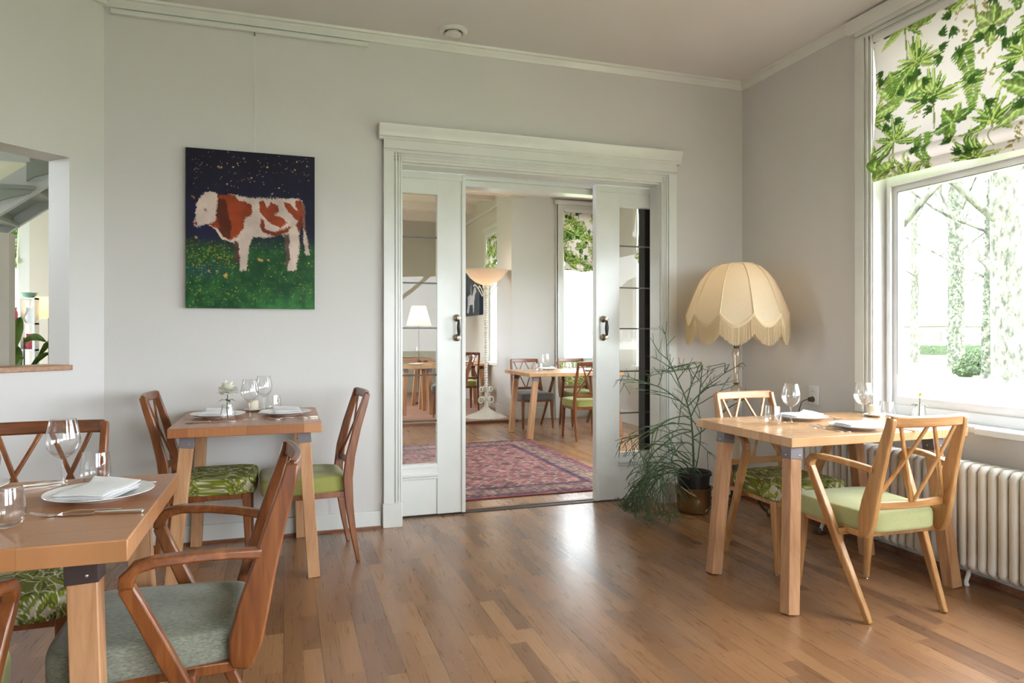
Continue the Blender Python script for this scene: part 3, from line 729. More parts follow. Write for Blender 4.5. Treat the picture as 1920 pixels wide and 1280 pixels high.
# other windows of this room (beside and behind the camera)
def simple_window(n, label, axis, c, a0, a1, z0, z1, sgn, bars=()):
    t = thing('window_%d' % n, label, 'window'); t['kind'] = 'structure'; mb = MB(); f = 0.05
    B = (lambda u0, u1, p0, p1, q0, q1: mb.box(p0, p1, u0, u1, q0, q1)) if axis == 'x' else (lambda u0, u1, p0, p1, q0, q1: mb.box(u0, u1, p0, p1, q0, q1))
    d0, d1 = c-.03, c+.03
    B(a0, a0+f, d0, d1, z0, z1); B(a1-f, a1, d0, d1, z0, z1); B(a0+f, a1-f, d0, d1, z0, z0+f); B(a0+f, a1-f, d0, d1, z1-f, z1)
    for b in bars: B(b-.025, b+.025, d0, d1, z0+f, z1-f)
    mb.build('frame', M['trimw'], t)
    mb = MB(); B = (lambda u0, u1, p0, p1, q0, q1: mb.box(p0, p1, u0, u1, q0, q1)) if axis == 'x' else (lambda u0, u1, p0, p1, q0, q1: mb.box(u0, u1, p0, p1, q0, q1))
    B(a0+f, a1-f, c, c+.001, z0+f, z1-f); mb.build('pane', M['glass'], t, smooth=0)
    mb = MB(); B = (lambda u0, u1, p0, p1, q0, q1: mb.box(p0, p1, u0, u1, q0, q1)) if axis == 'x' else (lambda u0, u1, p0, p1, q0, q1: mb.box(u0, u1, p0, p1, q0, q1))
    w = 0.10; e0, e1 = sorted((c+sgn*0.05, c+sgn*0.10))
    B(a0-w, a0+.005, e0, e1, z0, z1+w); B(a1-.005, a1+w, e0, e1, z0, z1+w); B(a0, a1, e0, e1, z1-.005, z1+w)
    e0, e1 = sorted((c+sgn*0.04, c+sgn*0.13)); B(a0-w-.03, a1+w+.03, e0, e1, z1+w, z1+w+.06); B(a0-w, a1+w, e0, e1, z0-.04, z0+.005)
    mb.build('casing', M['trim'], t, bevel=0.003)
    return t
simple_window(2, 'second garden window in the wall beside the camera', 'x', XB+.07, -2.6, -0.5, WZ0, WZ1, -1, (-1.55,))
simple_window(3, 'window in the wall behind the camera', 'y', -3.07, 0.75, 2.95, 0.75, 2.85, 1, (1.85,))

# ---------------------------------------------------------------- second room and the raised area behind it
YD = 9.12; Z2 = 3.14
st('wall_far', MB().box(3.03, 3.78, YD, YD+.15, 0, Z2+.1).box(4.37, 4.56, YD, YD+.15, 0, Z2+.1).box(3.78, 4.37, YD, YD+.15, 0, 0.78).box(3.78, 4.37, YD, YD+.15, 2.98, Z2+.1).box(3.03, 3.22, YD+.15, 9.82, 0, 3.45), M['wall'], label='pale pier and window wall of the second room', cat='wall')
mb = MB().box(4.40, 4.56, 4.5, 4.70, 0, Z2+.1).box(4.40, 4.56, 6.7, 6.95, 0, Z2+.1).box(4.40, 4.56, 7.98, YD, 0, Z2+.1)
for a, b in ((4.70, 6.7), (6.95, 7.98)): mb.box(4.40, 4.56, a, b, 0, 0.78).box(4.40, 4.56, a, b, 2.95, Z2+.1)
st('wall_far_right', mb, M['wall'], label='right wall of the second room', cat='wall')
st('wall_partition', MB().box(-0.22, -0.10, 4.55, 9.6, 0, 3.5).box(-0.22, -0.10, 11.6, 13.7, 0, 3.5).box(-0.22, -0.10, 9.6, 11.6, 0, 0.9).box(-0.22, -0.10, 9.6, 11.6, 2.4, 3.5), M['wall_b'], label='wall between the hall and the second room', cat='wall')
mb = MB().box(3.15, 3.35, 9.82, 9.98, 0, 3.5).box(3.15, 3.35, 10.72, 13.7, 0, 3.5).box(3.15, 3.35, 9.98, 10.72, 0, 0.75).box(3.15, 3.35, 9.98, 10.72, 2.75, 3.5)
mb.box(-0.22, 3.35, 13.55, 13.7, 0, 3.5)
st('wall_raised_room', mb, M['wall_b'], label='beige walls of the raised room at the back', cat='wall')
st('ceiling', MB().box(-0.22, 4.56, YA+.335, YD+.02, Z2, Z2+.1), M['ceil2'], label='pale ceiling of the second room' , cat='ceiling')
st('ceiling', MB().box(-0.22, 3.4, YD+.02, 13.7, 3.44, 3.5).box(-0.1, 3.4, YD, YD+.09, Z2, 3.45), M['ceil2'], label='higher beamed ceiling of the raised room', cat='ceiling')
for i, (y, z) in enumerate(((7.9, Z2), (6.2, Z2), (10.3, 3.44), (11.5, 3.44), (12.6, 3.44))):
    st('trim_%d' % (14+i), MB().box(-0.1, 4.4 if y < 9 else 3.15, y, y+.12, z-(.05 if y < 9 else 0.14), z+.01), M['ceil2'], 0.004,
       label=('shallow' if y < 9 else 'deep')+' pale ceiling beam, '+('nearer' if y < 7 else 'farther' if y < 9 else 'first in the raised room' if y < 11 else 'second in the raised room' if y < 12 else 'last in the raised room'), cat='beam')
st('floor', MB().box(-0.1, 3.03, 8.85, YD, -.01, 0.035).box(-0.1, 3.15, YD, 13.55, -.01, 0.035), M['pinkfloor'], 0.004, label='raised pinkish floor of the back room', cat='floor')
st('trim_19', MB().box(-0.1, 3.03, 8.83, 8.853, 0, 0.036), M['shoe'], label='brown step edge before the raised floor', cat='step edge')
st('baseboard_far', MB().box(3.03, 3.68, YD-.02, YD, 0, 0.16).box(3.68, 4.40, YD-.05, YD, 0, 0.16).box(3.01, 3.03, YD-.02, 9.82, 0.0, 0.16).box(4.38, 4.40, 4.6, YD, 0, 0.16), M['trim'], 0.003, label='white skirting board of the second room', cat='skirting')
st('trim_20', MB().box(3.69, 3.72, YD-.03, YD+.0, 0, 3.05).box(3.68, 3.79, YD-.045, YD, 0.16, 0.66), M['trim'], 0.003, label='white panel strip below the far window', cat='panelling')
simple_window(4, 'narrow far window above the table in the second room', 'y', YD+.07, 3.80, 4.36, 0.80, 2.95, -1)
simple_window(5, 'side window of the second room behind the right sliding door', 'x', 4.47, 6.95, 7.98, 0.78, 2.95, -1)
simple_window(6, 'added unseen side window brightening the second room, nearer the sliding doors', 'x', 4.47, 4.70, 6.7, 0.78, 2.95, -1, (5.7,))  # unseen window, made large to let more daylight into the second room
simple_window(10, 'added unseen window brightening the raised room from its left wall', 'x', -0.16, 9.6, 11.6, 0.9, 2.4, 1, (10.6,))  # unseen window put in to brighten the pier and beige walls
simple_window(7, 'narrow window behind the white torchiere lamp', 'x', 3.22, 9.98, 10.72, 0.75, 2.75, -1)
tag(MB().box(3.11, 3.14, 10.0, 13.4, 3.16, 3.19).build('picture_rail', M['trim'], None), 'long picture rail above the horse painting', 'picture rail')

# roman blinds
def blind(name_label, axis, c, a0, a1, z0, z1, sgn, can, nu, nv, off=(0, 0), grp=None):
    t = thing('roman_blind', name_label, 'blind', group=grp); w = a1-a0; h = z1-z0
    def fn(u, v):
        # v from the bottom up; two soft folds at the hem, faint rod lines above
        bow = 0.012*math.sin(u*5.0)+0.004*math.sin(u*17)
        if v < 0.055: d = 0.020+0.010*math.sin(v/0.055*PI)
        elif v < 0.13: d = 0.030+0.030*math.sin((v-0.055)/0.075*PI)
        else: d = 0.012+0.018*max(0, 1-(v-.13)/.12)+0.004*abs(math.sin((v-0.13)/0.27*PI))
        edge = min(u, w-u); d += 0.01*math.exp(-edge/0.04)*math.sin(v*9)
        z = z0+v+(bow*(0.6 if v < 0.2 else 0.15)) + (0.012*math.cos(u/w*2*PI)*max(0, 1-v/0.3))
        k = -0.012*math.exp(-((v-0.10)/0.05)**2) if u < 0.03 else 0
        return (c+sgn*d, a1-u-k, z) if axis == 'x' else (a0+u, c+sgn*d, z)
    sub = Canvas(w, h, can.px, (0, 0, 0)); X, Y = sub.grid(); iy = ((Y+off[1])/can.px).astype(int) % can.H; ix = ((X+off[0])/can.px).astype(int) % can.W
    sub.a = can.a[iy, ix].copy()
    grid_sheet('printed_cloth', fn, nu, nv, sub, w, h, M['paint_blind'], t)
    if axis == 'x': q = sorted((c, c+sgn*0.03)); MB().box(q[0], q[1], a0, a1, z1-.01, z1+.02).build('headrail', M['trimw'], t)
    else: q = sorted((c, c+sgn*0.03)); MB().box(a0, a1, q[0], q[1], z1-.01, z1+.02).build('headrail', M['trimw'], t)
    return t
blind('wide jungle-leaf roman blind over the big right window', 'x', 3.225, WY0+.02, 3.068, 2.055, 2.875, -1, CAN_J, 420, 170)
G2 = 'narrow leaf-print blinds in the second room'
blind('narrow jungle-leaf blind on the far window above the second-room table', 'y', YD-.01, 3.81, 4.35, 2.10, 2.97, -1, CAN_J, 100, 160, (0.9, 0.1))
blind('jungle-leaf blind seen through the right sliding door', 'x', 4.40, 6.97, 7.96, 2.10, 2.93, -1, CAN_J, 150, 120, (0.2, 0.1))
blind('jungle-leaf blind on the window behind the torchiere lamp', 'x', 3.14, 10.0, 10.70, 2.18, 2.77, -1, CAN_J, 110, 100, (1.3, 0.1))
blind('jungle-leaf blind on the window behind the camera', 'y', -2.96, 0.77, 2.93, 2.20, 2.85, 1, CAN_J, 160, 60, (0.4, 0.2))

# ---------------------------------------------------------------- painting, smoke detector, outlet
p = thing('cow_painting', 'painting of a brown and white bull on grass under a dark speckled sky', 'painting')
grid_sheet('painted_canvas', lambda u, v: (-0.528+u, YA-0.032, 1.348+v), 250, 322, cow_canvas(), 0.704, 0.91, M['paint_canvas'], p)
MB().box(-0.528, 0.176, YA-0.0315, YA-0.004, 1.348, 2.258).build('stretcher', M['canvas_edge'], p)
MB().box(-0.1625, -0.1605, YA-.006, YA-.0045, 2.255, 2.966).build('hanging_wire', M['trimw'], p, smooth=0)
MB().box(-0.165, -0.158, YA-.020, YA-.004, 2.948, 2.966).build('hook', M['bracket'], p, smooth=0)
p = thing('horse_painting', 'small dark painting of a white horse with a rider in the raised room', 'painting')
grid_sheet('painted_canvas', lambda u, v: (3.082, 12.12-u, 1.52+v), 100, 66, horse_canvas(), 1.15, 0.76, M['paint_canvas'], p)
MB().box(3.083, 3.148, 10.97, 12.12, 1.52, 2.28).build('stretcher', plain('navy_canvas_edge', lin((32, 52, 82)), 0.6), p)
p = thing('ceiling_vent', 'round white ceiling vent near the top of the back wall', 'vent', (0.985, 4.10, ZC))
MB().lathe([(0.0, 0), (0.088, 0), (0.088, -0.010), (0.080, -0.018), (0.064, -0.020), (0.058, -0.008), (0.05, -0.006)], (0, 0, 0), 40).build('ring', M['socket'], p)
MB().lathe([(0.0, 0.0), (0.035, -0.004), (0.048, -0.020), (0.050, -0.030), (0.040, -0.036), (0, -0.038)], (0, 0, 0), 40).build('disc', M['socket'], p)
p = thing('wall_socket', 'white double wall socket beside the window', 'socket', (XB, 3.567, 0.806))
MB().box(-0.012, 0, -0.040, 0.040, -0.060, 0.060).build('plate', M['socket'], p, bevel=0.004)
for z in (0.026, -0.026):
    mb = MB(); mb.tube([(-0.012, 0, z), (-0.015, 0, z)], 0.022, 20); mb.build('outlet', M['socket'], p)
    MB().box(-0.0155, -0.0145, -0.011, -0.007, z-.002, z+.002).box(-0.0155, -0.0145, 0.007, 0.011, z-.002, z+.002).build('pin_hole', M['black'], p, smooth=0)
p = thing('power_plug', 'brown plug with its cord in the lower outlet of the wall socket', 'plug', (XB, 3.567, 0.780))
MB().tube([(-0.016, 0, 0), (-0.045, 0, 0)], [0.019, 0.014], 14).build('plug_body', M['cord'], p)
MB().tube([(-0.040, 0.0, 0), (-0.055, 0.02, -0.004), (-0.055, 0.055, -0.02), (-0.045, 0.09, -0.08), (-0.04, 0.11, -0.18), (-0.04, 0.13, -0.45), (-0.04, 0.16, -0.772), (-0.10, 0.2, -0.777)], 0.003, 6).build('cord', M['cord'], p)

# ---------------------------------------------------------------- chairs
def seat_mesh(hwr, hwf, y0, y1, zt, zb, canvas=None, R=26, A=120, dome=0.018):
    vs = []; fs = []; pos = []; yc = (y0+y1)/2; hy = (y1-y0)/2; n = 6.0
    def outl(q):
        c, s = math.cos(q), math.sin(q); sy = math.copysign(abs(s)**(2/n), s); sx = math.copysign(abs(c)**(2/n), c)
        y = yc+hy*sy; k = (sy+1)/2; return sx*(hwr+(hwf-hwr)*k), y-yc
    rings = []
    for i in range(R+1):
        r = i/R; rings.append((r*0.965, zt-dome*(r**3.2), r*0.965))
    T = zt-dome-zb
    if canvas is not None: R = 60; A = 360; rings = [(k/R*0.965, zt-dome*((k/R)**3.2), k/R*0.965) for k in range(R+1)]
    prof_ = [(0.985, 0.004), (0.998, 0.012), (1.005, 0.022)]+[(1.008-.005*j/8, .022+(.85*T-.022)*j/8) for j in range(1, 9)]+[(0.995, 0.93*T), (0.975, T), (0.6, T), (0.01, T)]
    for k, (g, dz) in enumerate(prof_):
        rings.append((g, zt-dome-dz, 1+dz*4.4 if k < 13 else 0.5))
    for g, z, pr in rings:
        for a in range(A):
            x, y = outl(2*PI*a/A); vs.append((x*g, yc+y*g, z)); pos.append((x*pr+0.4, y*pr+0.4))
    for i in range(len(rings)-1):
        for a in range(A):
            b = (a+1) % A; fs.append((i*A+a, i*A+b, (i+1)*A+b, (i+1)*A+a))
    mb = MB(); mb.v = vs; mb.f = fs; colr = None
    if canvas is not None:
        p = np.array(pos); colr = canvas.sample(p[:, 0], p[:, 1])
    return mb, colr

def lattice_back(t, W_, R_, y0, z0, y1, z1, hw0, hw1, sag=0.022, cushion=None):
    # top rail, seat rail and crossed struts between the two posts
    def pt(u, f, s=1):   # u across -1..1, f height 0..1
        y = y0+(y1-y0)*f; z = z0+(z1-z0)*f; hw = hw0+(hw1-hw0)*f; return Vector((u*hw, y-sag*s*(1-u*u), z))
    us = [i/8-1 for i in range(17)]
    mb = MB(); mb.sweep([pt(u, 1.0) for u in us], [(0.046, 0.020)]*17, side=(0, -0.12, 1)); mb.build('top_rail', R_, t, bevel=0.006)
    mb = MB(); mb.sweep([pt(u, 0.05, 0.9) for u in us], [(0.034, 0.018)]*17, side=(0, 0, 1)); mb.build('lower_rail', R_, t, bevel=0.004)
    if cushion is None:
        for a, b in ((-0.80, -0.03), (-0.04, -0.95), (0.04, 0.95), (0.80, 0.03)):
            P = [pt(a+(b-a)*k/6, 1-k/6*0.93, 1.0) for k in range(7)]
            MB().sweep(P, (0.015, 0.011), side=(1, 0, 0)).build('lattice_strut', W_, t, bevel=0.003)
    else:
        mb = MB(); n, m = 14, 12; vs = []; cols = []
        can = CAN_SEAT; pp = []
        for s in (1, -1):
            for j in range(60):
                for i in range(60):
                    u = -0.96+1.92*i/59; f = 0.10+0.84*j/59; e = min(1, (1-abs(u))*7, (f-0.06)*9, (0.98-f)*9)
                    q = pt(u, f); vs.append((q.x, q.y+s*0.028*max(e, 0)**0.5, q.z)); pp.append((u*0.2+0.4, f*0.4+0.1))
        fs = [(s*3600+j*60+i, s*3600+j*60+i+1, s*3600+j*60+61+i, s*3600+j*60+60+i) for s in (0, 1) for j in range(59) for i in range(59)]
        mb.v = vs; mb.f = fs; p = np.array(pp); mb.build('back_cushion', M['paint_fab'], t, colors=can.sample(p[:, 0], p[:, 1]))

def make_armchair(seat_mat, light=False, canvas=None, cushion=None):
    W_, R_ = (M['chair_light'], M['rail_light']) if light else (M['chair_dark'], M['rail_dark'])
    t = thing('armchair', 'x', 'chair')
    mb, colr = seat_mesh(0.185, 0.232, 0.015, 0.475, 0.468, 0.368, canvas); mb.build('seat', seat_mat, t, smooth=60, colors=colr)
    for s in (-1, 1):
        # plank posts, widest at the seat, rounded below it
        P = [(s*.196, .040, .352), (s*.197, .036, .368), (s*.197, .026, .42), (s*.196, .008, .50), (s*.193, -.018, .60), (s*.189, -.050, .72), (s*.186, -.080, .82), (s*.185, -.088, .862)]
        sec = [(.024, .030), (.027, .058), (.028, .082), (.028, .078), (.027, .062), (.026, .050), (.025, .040), (.024, .034)]
        MB().sweep(P, sec, side=(1, 0, 0)).build('back_post', W_, t, bevel=0.006)
        # armrest and the slanting leg that carries it
        A = [(s*.200, -.010, .640), (s*.222, .06, .652), (s*.245, .14, .660), (s*.259, .22, .662), (s*.264, .262, .654), (s*.265, .282, .632), (s*.263, .284, .606)]
        MB().sweep(A, [(.030, .026), (.034, .024), (.038, .024), (.038, .025), (.036, .028), (.034, .034), (.031, .036)], side=(1, 0, 0)).build('armrest', R_, t, bevel=0.006)
        B = [(s*.263, .285, .612), (s*.257, .262, .56), (s*.243, .20, .42), (s*.225, .12, .24), (s*.205, .035, .055), (s*.200, .012, 0.0)]
        MB().sweep(B, [(.030, .036), (.030, .036), (.030, .040), (.028, .036), (.025, .028), (.024, .026)], side=(1, 0, 0)).build('leg', W_, t, bevel=0.005)
        l = MB().sweep([(s*.192, .415, .370), (s*.195, .425, .20), (s*.200, .440, .008)], [(.042, .042), (.035, .035), (.023, .023)], side=(1, 0, 0)).build('leg', W_, t, bevel=0.008)
        MB().lathe([(0.0, 0), (0.010, 0), (0.011, 0.004), (0.006, 0.008), (0.004, 0.012)], (s*.200, .440, 0), 12).build('glide', M['steel'], l)
    lattice_back(t, W_, R_, .020, .468, -.086, .846, .196, .186, cushion=cushion)
    MB().sweep([(-.235, .150, .350), (0, .150, .350), (.235, .150, .350)], (.030, .020), side=(0, 0, 1)).build('seat_rail', R_, t, bevel=0.003)
    MB().box(-.19, .19, .05, .07, .345, .372).box(-.20, .20, .43, .45, .345, .372).box(-.20, -.18, .05, .45, .345, .372).box(.18, .20, .05, .45, .345, .372).build('seat_frame', W_, t, bevel=0.003)
    return t

def make_sidechair(seat_mat, light=False, canvas=None, cushion=None):
    W_, R_ = (M['chair_light'], M['rail_light']) if light else (M['chair_dark'], M['rail_dark'])
    t = thing('side_chair', 'x', 'chair')
    mb, colr = seat_mesh(0.190, 0.215, 0.030, 0.455, 0.472, 0.372, canvas); mb.build('seat', seat_mat, t, smooth=60, colors=colr)
    for s in (-1, 1):
        P = [(s*.190, -.030, 0), (s*.192, -.004, .14), (s*.193, .018, .30), (s*.193, .026, .44), (s*.192, .012, .56), (s*.190, -.022, .70), (s*.188, -.062, .83), (s*.187, -.078, .884)]
        sec = [(.022, .020), (.024, .030), (.025, .042), (.026, .050), (.026, .048), (.025, .040), (.024, .034), (.023, .030)]
        MB().sweep(P, sec, side=(1, 0, 0)).build('leg', W_, t, bevel=0.005)
        MB().sweep([(s*.185, .405, .378), (s*.186, .410, .22), (s*.190, .418, 0)], [(.042, .042), (.034, .034), (.022, .022)], side=(1, 0, 0)).build('leg', W_, t, bevel=0.006)
    lattice_back(t, W_, R_, .024, .480, -.074, .868, .190, .186, cushion=cushion)
    MB().box(-.18, .18, .04, .06, .345, .376).box(-.185, .185, .40, .42, .345, .376).box(-.195, -.175, .04, .42, .345, .376).box(.175, .195, .04, .42, .345, .376).build('seat_frame', W_, t, bevel=0.003)
    return t

LEAFM = M['paint_fab']
G_ = {}
def chair_at(key, maker, args, loc, rz, label, group=None):
    if key not in G_: G_[key] = maker(*args)
    return place(G_[key], loc, rz, label, group)
# right-hand table
chair_at('aPL', make_armchair, (M['fab_pale'], True), (2.497, 2.205, 0), -0.03, 'honey-wood armchair with plain pale green seat, its lattice back to the camera, by the radiator')
chair_at('aLL', make_armchair, (LEAFM, True, CAN_SEAT), (2.520, 3.245, 0), PI, 'honey-wood armchair with leaf-patterned green seat on the far side of the right table')
# left-hand tables
chair_at('aGD', make_armchair, (M['fab_grey'], False), (-0.070, 2.070, 0), PI/2+0.02, 'big brown armchair with grey-blue seat in the left foreground')
chair_at('sPD', make_sidechair, (M['fab_green'], False), (0.335, 3.885, 0), PI/2+0.05, 'brown chair with plain green seat right of the small table under the painting')
chair_at('sLD', make_sidechair, (LEAFM, False, CAN_SEAT), (-0.590, 4.005, 0), -PI/2, 'brown chair with leaf-patterned seat left of the small table under the painting')
chair_at('sLD', make_sidechair, (LEAFM, False, CAN_SEAT), (-0.800, 2.740, 0), PI, 'brown chair with leaf-patterned seat behind the left foreground table')
chair_at('aPD', make_armchair, (M['fab_green'], False), (-0.835, 1.500, 0), 0.0, 'brown armchair with green seat cut off by the bottom left corner')
# second room
chair_at('aKD', make_armchair, (M['fab_dgrey'], False), (3.03, 8.50, 0), PI, 'armchair with dark grey seat behind the second-room table')
chair_at('aCD', make_armchair, (M['fab_green'], False, None, True), (3.70, 8.50, 0), PI, 'armchair with leaf-print upholstered back under the far window')
chair_at('sPD', make_sidechair, (M['fab_green'], False), (3.28, 7.02, 0), -0.04, 'green-seated lattice chair pulled up to the near side of the second-room table')
chair_at('sPD', make_sidechair, (M['fab_green'], False), (2.60, 10.00, 0.035), 0.0, 'lattice-back chair just left of the white torchiere pole')
chair_at('sPD', make_sidechair, (M['fab_green'], False), (1.30, 9.25, 0.035), 0.9, 'chair seen low through the left glass door, at the left edge')
chair_at('aKD', make_armchair, (M['fab_dgrey'], False), (2.45, 9.45, 0.035), 1.3, 'grey-seated armchair seen through the left glass door')

# ---------------------------------------------------------------- tables
def table(label, x0, x1, y0, y1, z, legs, top, brk, th=0.042, lw=0.058, loc_z=0):
    cx, cy = (x0+x1)/2, (y0+y1)/2; t = thing('dining_table', label, 'table', (cx, cy, loc_z)); z -= loc_z
    MB().box(x0-cx, x1-cx, y0-cy, y1-cy, z-th, z).build('tabletop', top, t, bevel=0.003)
    for (a, b), (c, d) in legs:
        l = MB().sweep([(c-cx, d-cy, 0), (a-cx, b-cy, z-th)], (lw, lw), side=(1, 0, 0)).build('leg', M['leg_oak'], t, bevel=0.003)
        f = 1-0.055/(z-th); p1 = Vector((a-cx, b-cy, z-th-.0005)); p0 = Vector((c-cx, d-cy, 0)); q = p0+(p1-p0)*f
        MB().sweep([q, p1], (lw+.006, lw+.006), side=(1, 0, 0)).build('bracket', brk, l, bevel=0.001)
        mb = MB(); m = (q+p1)/2
        mb.ball((m.x+.012, m.y-lw/2-.003, m.z-.008), 0.0045, 8, 4).build('screw', M['steel'], l); MB().ball((m.x-lw/2-.003, m.y, m.z-.008), 0.0045, 8, 4).build('screw', M['steel'], l)
    return t
table('honey-coloured square-edged table under the right window', 2.112, 3.160, 2.462, 3.20, 0.742,
      [((2.150, 2.505), (2.058, 2.412)), ((2.150, 2.985), (2.048, 2.945)), ((2.975, 2.505), (3.018, 2.432)), ((2.975, 2.985), (3.008, 2.925))], M['top_light'], M['bracket'])
table('small brown table under the cow painting', -0.512, 0.180, 3.505, 4.285, 0.760,
      [((0.095, 3.575), (0.142, 3.535)), ((0.080, 4.23), (0.098, 4.255)), ((-0.432, 3.575), (-0.500, 3.535)), ((-0.440, 4.248), (-0.47, 4.25))], M['top_brown'], M['bracket'], th=0.045)
table('big brown table cut off by the left edge of the photo', -1.440, -0.330, 1.722, 2.492, 0.742,
      [((-0.433, 1.800), (-0.405, 1.765)), ((-0.425, 2.345), (-0.385, 2.37)), ((-1.34, 1.81), (-1.37, 1.77)), ((-1.34, 2.29), (-1.37, 2.33))], M['top_brown_x'], M['bracket_b'], th=0.05, lw=0.062)
table('table in the second room seen between the sliding doors', 2.660, 3.860, 7.36, 8.28, 0.748,
      [((2.76, 7.42), (2.655, 7.34)), ((2.72, 8.0), (2.63, 7.93)), ((3.74, 7.42), (3.80, 7.34)), ((3.74, 8.0), (3.80, 7.93))], M['top_light'], M['bracket'], lw=0.062)
TL2 = [((2.05, 10.55), (2.0, 10.5)), ((2.05, 11.05), (2.0, 11.1)), ((2.99, 10.55), (3.05, 10.5)), ((2.99, 11.05), (3.05, 11.1))]
table('table behind the white torchiere in the raised room', 1.95, 3.10, 10.45, 11.2, 0.735, TL2, M['top_brown_x'], M['bracket_b'], loc_z=0.035)
table('pale table seen through the left glass door, nearer one', 1.58, 2.12, 9.72, 10.35, 0.742,
      [((1.66, 9.8), (1.63, 9.77)), ((1.66, 10.25), (1.63, 10.28)), ((2.0, 9.8), (2.02, 9.77)), ((2.0, 10.25), (2.02, 10.28))], M['top_light'], M['bracket'], loc_z=0.035)
table('table seen through the left glass door, farther one by the pleated lamp', 1.20, 2.45, 11.75, 12.5, 0.775,
      [((1.3, 11.85), (1.27, 11.8)), ((1.3, 12.4), (1.27, 12.4)), ((2.35, 11.85), (2.4, 11.8)), ((2.35, 12.4), (2.4, 12.4))], M['top_brown_x'], M['bracket_b'], loc_z=0.035)

# ---------------------------------------------------------------- tableware
def wine_glass(h=0.205):
    t = thing('wine_glass', 'x', 'wine glass'); k = h/0.205
    prof = [(0.0335, 0.113), (0.0400, 0.104), (0.0425, 0.0), ]
    bowl = [(0.0045, 0.088), (0.012, 0.091), (0.026, 0.100), (0.038, 0.114), (0.0445, 0.131), (0.0455, 0.146), (0.043, 0.165), (0.038, 0.187), (0.0345, 0.205), (0.0335, 0.205), (0.037, 0.187), (0.0418, 0.165), (0.0442, 0.146), (0.0432, 0.132), (0.037, 0.116), (0.025, 0.103), (0.0, 0.097)]
    MB().lathe([(r*k, z*k) for r, z in bowl], seg=36).build('bowl', M['drink'], t, smooth=80)
    MB().lathe([(0.034*k, 0.0), (0.035*k, 0.0012), (0.022*k, 0.0035), (0.008*k, 0.008), (0.0042*k, 0.018), (0.0036*k, 0.05*k), (0.0042*k, 0.080*k), (0.007*k, 0.0895*k)], seg=28).build('stem', M['drink'], t, smooth=80)
    return t
def tumbler():
    t = thing('tumbler', 'x', 'water glass')
    MB().lathe([(0.0, 0.0), (0.026, 0.0), (0.034, 0.004), (0.0415, 0.018), (0.0425, 0.032), (0.040, 0.060), (0.0355, 0.094), (0.0345, 0.094), (0.039, 0.060), (0.0412, 0.032), (0.040, 0.019), (0.030, 0.009), (0.0, 0.007)], seg=36).build('glass_body', M['drink'], t, smooth=80)
    return t
def plate_set():
    t = thing('plate', 'x', 'plate')
    MB().lathe([(0.0, 0.0), (0.070, 0.0), (0.072, 0.003), (0.090, 0.007), (0.126, 0.016), (0.136, 0.0205), (0.135, 0.022), (0.124, 0.019), (0.090, 0.010), (0.0, 0.0075)], seg=56).build('plate_body', M['china'], t, smooth=60)
    return t
def napkin(w=0.185, d=0.135):
    t = thing('napkin', 'x', 'napkin')
    mb = MB(); n = 18; r = random.Random(3)
    for lay in range(3):
        vs = []
        for s in (0, 1):
            for j in range(n+1):
                for i in range(n+1):
                    u, v = i/n-.5, j/n-.5; x = u*w*(1-.01*lay)+0.002*lay; y = v*d+0.003*lay-0.002*math.sin(u*5)
                    e = 1-max(abs(u), abs(v))*2
                    z = 0.0065*lay+0.0012*math.sin(u*9+lay*2)+0.001*math.cos(v*8)+(0.0055 if s else 0.0006)*min(1, 0.35+e*5)+(0.011*max(0, u-.36)/.14*(0.3+v+.5) if lay == 2 else 0)
                    vs.append((x, y, z))
        m = (n+1)*(n+1); fs = []
        for j in range(n):
            for i in range(n):
                a = j*(n+1)+i; fs.append((a+m, a+1+m, a+n+2+m, a+n+1+m)); fs.append((a, a+n+1, a+n+2, a+1))
        ring = [i for i in range(n)]+[i*(n+1)+n for i in range(n)]+[(n+1)*n+n-i for i in range(n)]+[(n-i)*(n+1) for i in range(n)]
        for k in range(len(ring)):
            a, b = ring[k], ring[(k+1) % len(ring)]; fs.append((a, b, b+m, a+m))
        mb.add(vs, fs)
    mb.build('folded_cloth', M['linen'], t, smooth=50); return t
def flat_bar(pts, th=0.0016):
    # pts: (y, halfwidth, z)
    vs = []
    for y, w, z in pts: vs += [(-w, y, z), (w, y, z), (w, y, z+th), (-w, y, z+th)]
    fs = [(3, 2, 1, 0), tuple(len(vs)-4+k for k in range(4))]
    for i in range(len(pts)-1):
        for k in range(4): fs.append((i*4+k, i*4+(k+1) % 4, i*4+4+(k+1) % 4, i*4+4+k))
    return vs, fs
def fork():
    t = thing('fork', 'x', 'fork')
    MB().add(*flat_bar([(-.10, .004, .002), (-.095, .0065, .002), (-.07, .0045, .004), (0.0, .0025, .009), (.03, .003, .005)])).build('fork_handle', M['steel'], t)
    mb = MB().add(*flat_bar([(.03, .003, .005), (.042, .009, .001), (.058, .0115, .0015)]))
    for k in range(4):
        x = -.0093+k*.0062; v, f = flat_bar([(.058, .0016, .0015), (.078, .0014, .005), (.10, .0009, .011)]); mb.add([(a+x, b, c) for a, b, c in v], f)
    mb.build('tines', M['steel'], t); return t
def knife():
    t = thing('knife', 'x', 'knife')
    MB().add(*flat_bar([(-.115, .006, .0005), (-.108, .009, .0005), (-.06, .0075, .001), (-.01, .0055, .001), (0, .0045, .002)], .006)).build('knife_handle', M['steel'], t, bevel=.001)
    MB().add(*flat_bar([(0, .0045, .002), (.02, .009, .002), (.07, .010, .002), (.10, .008, .002), (.118, .002, .002)], .0012)).build('blade', M['steel'], t); return t
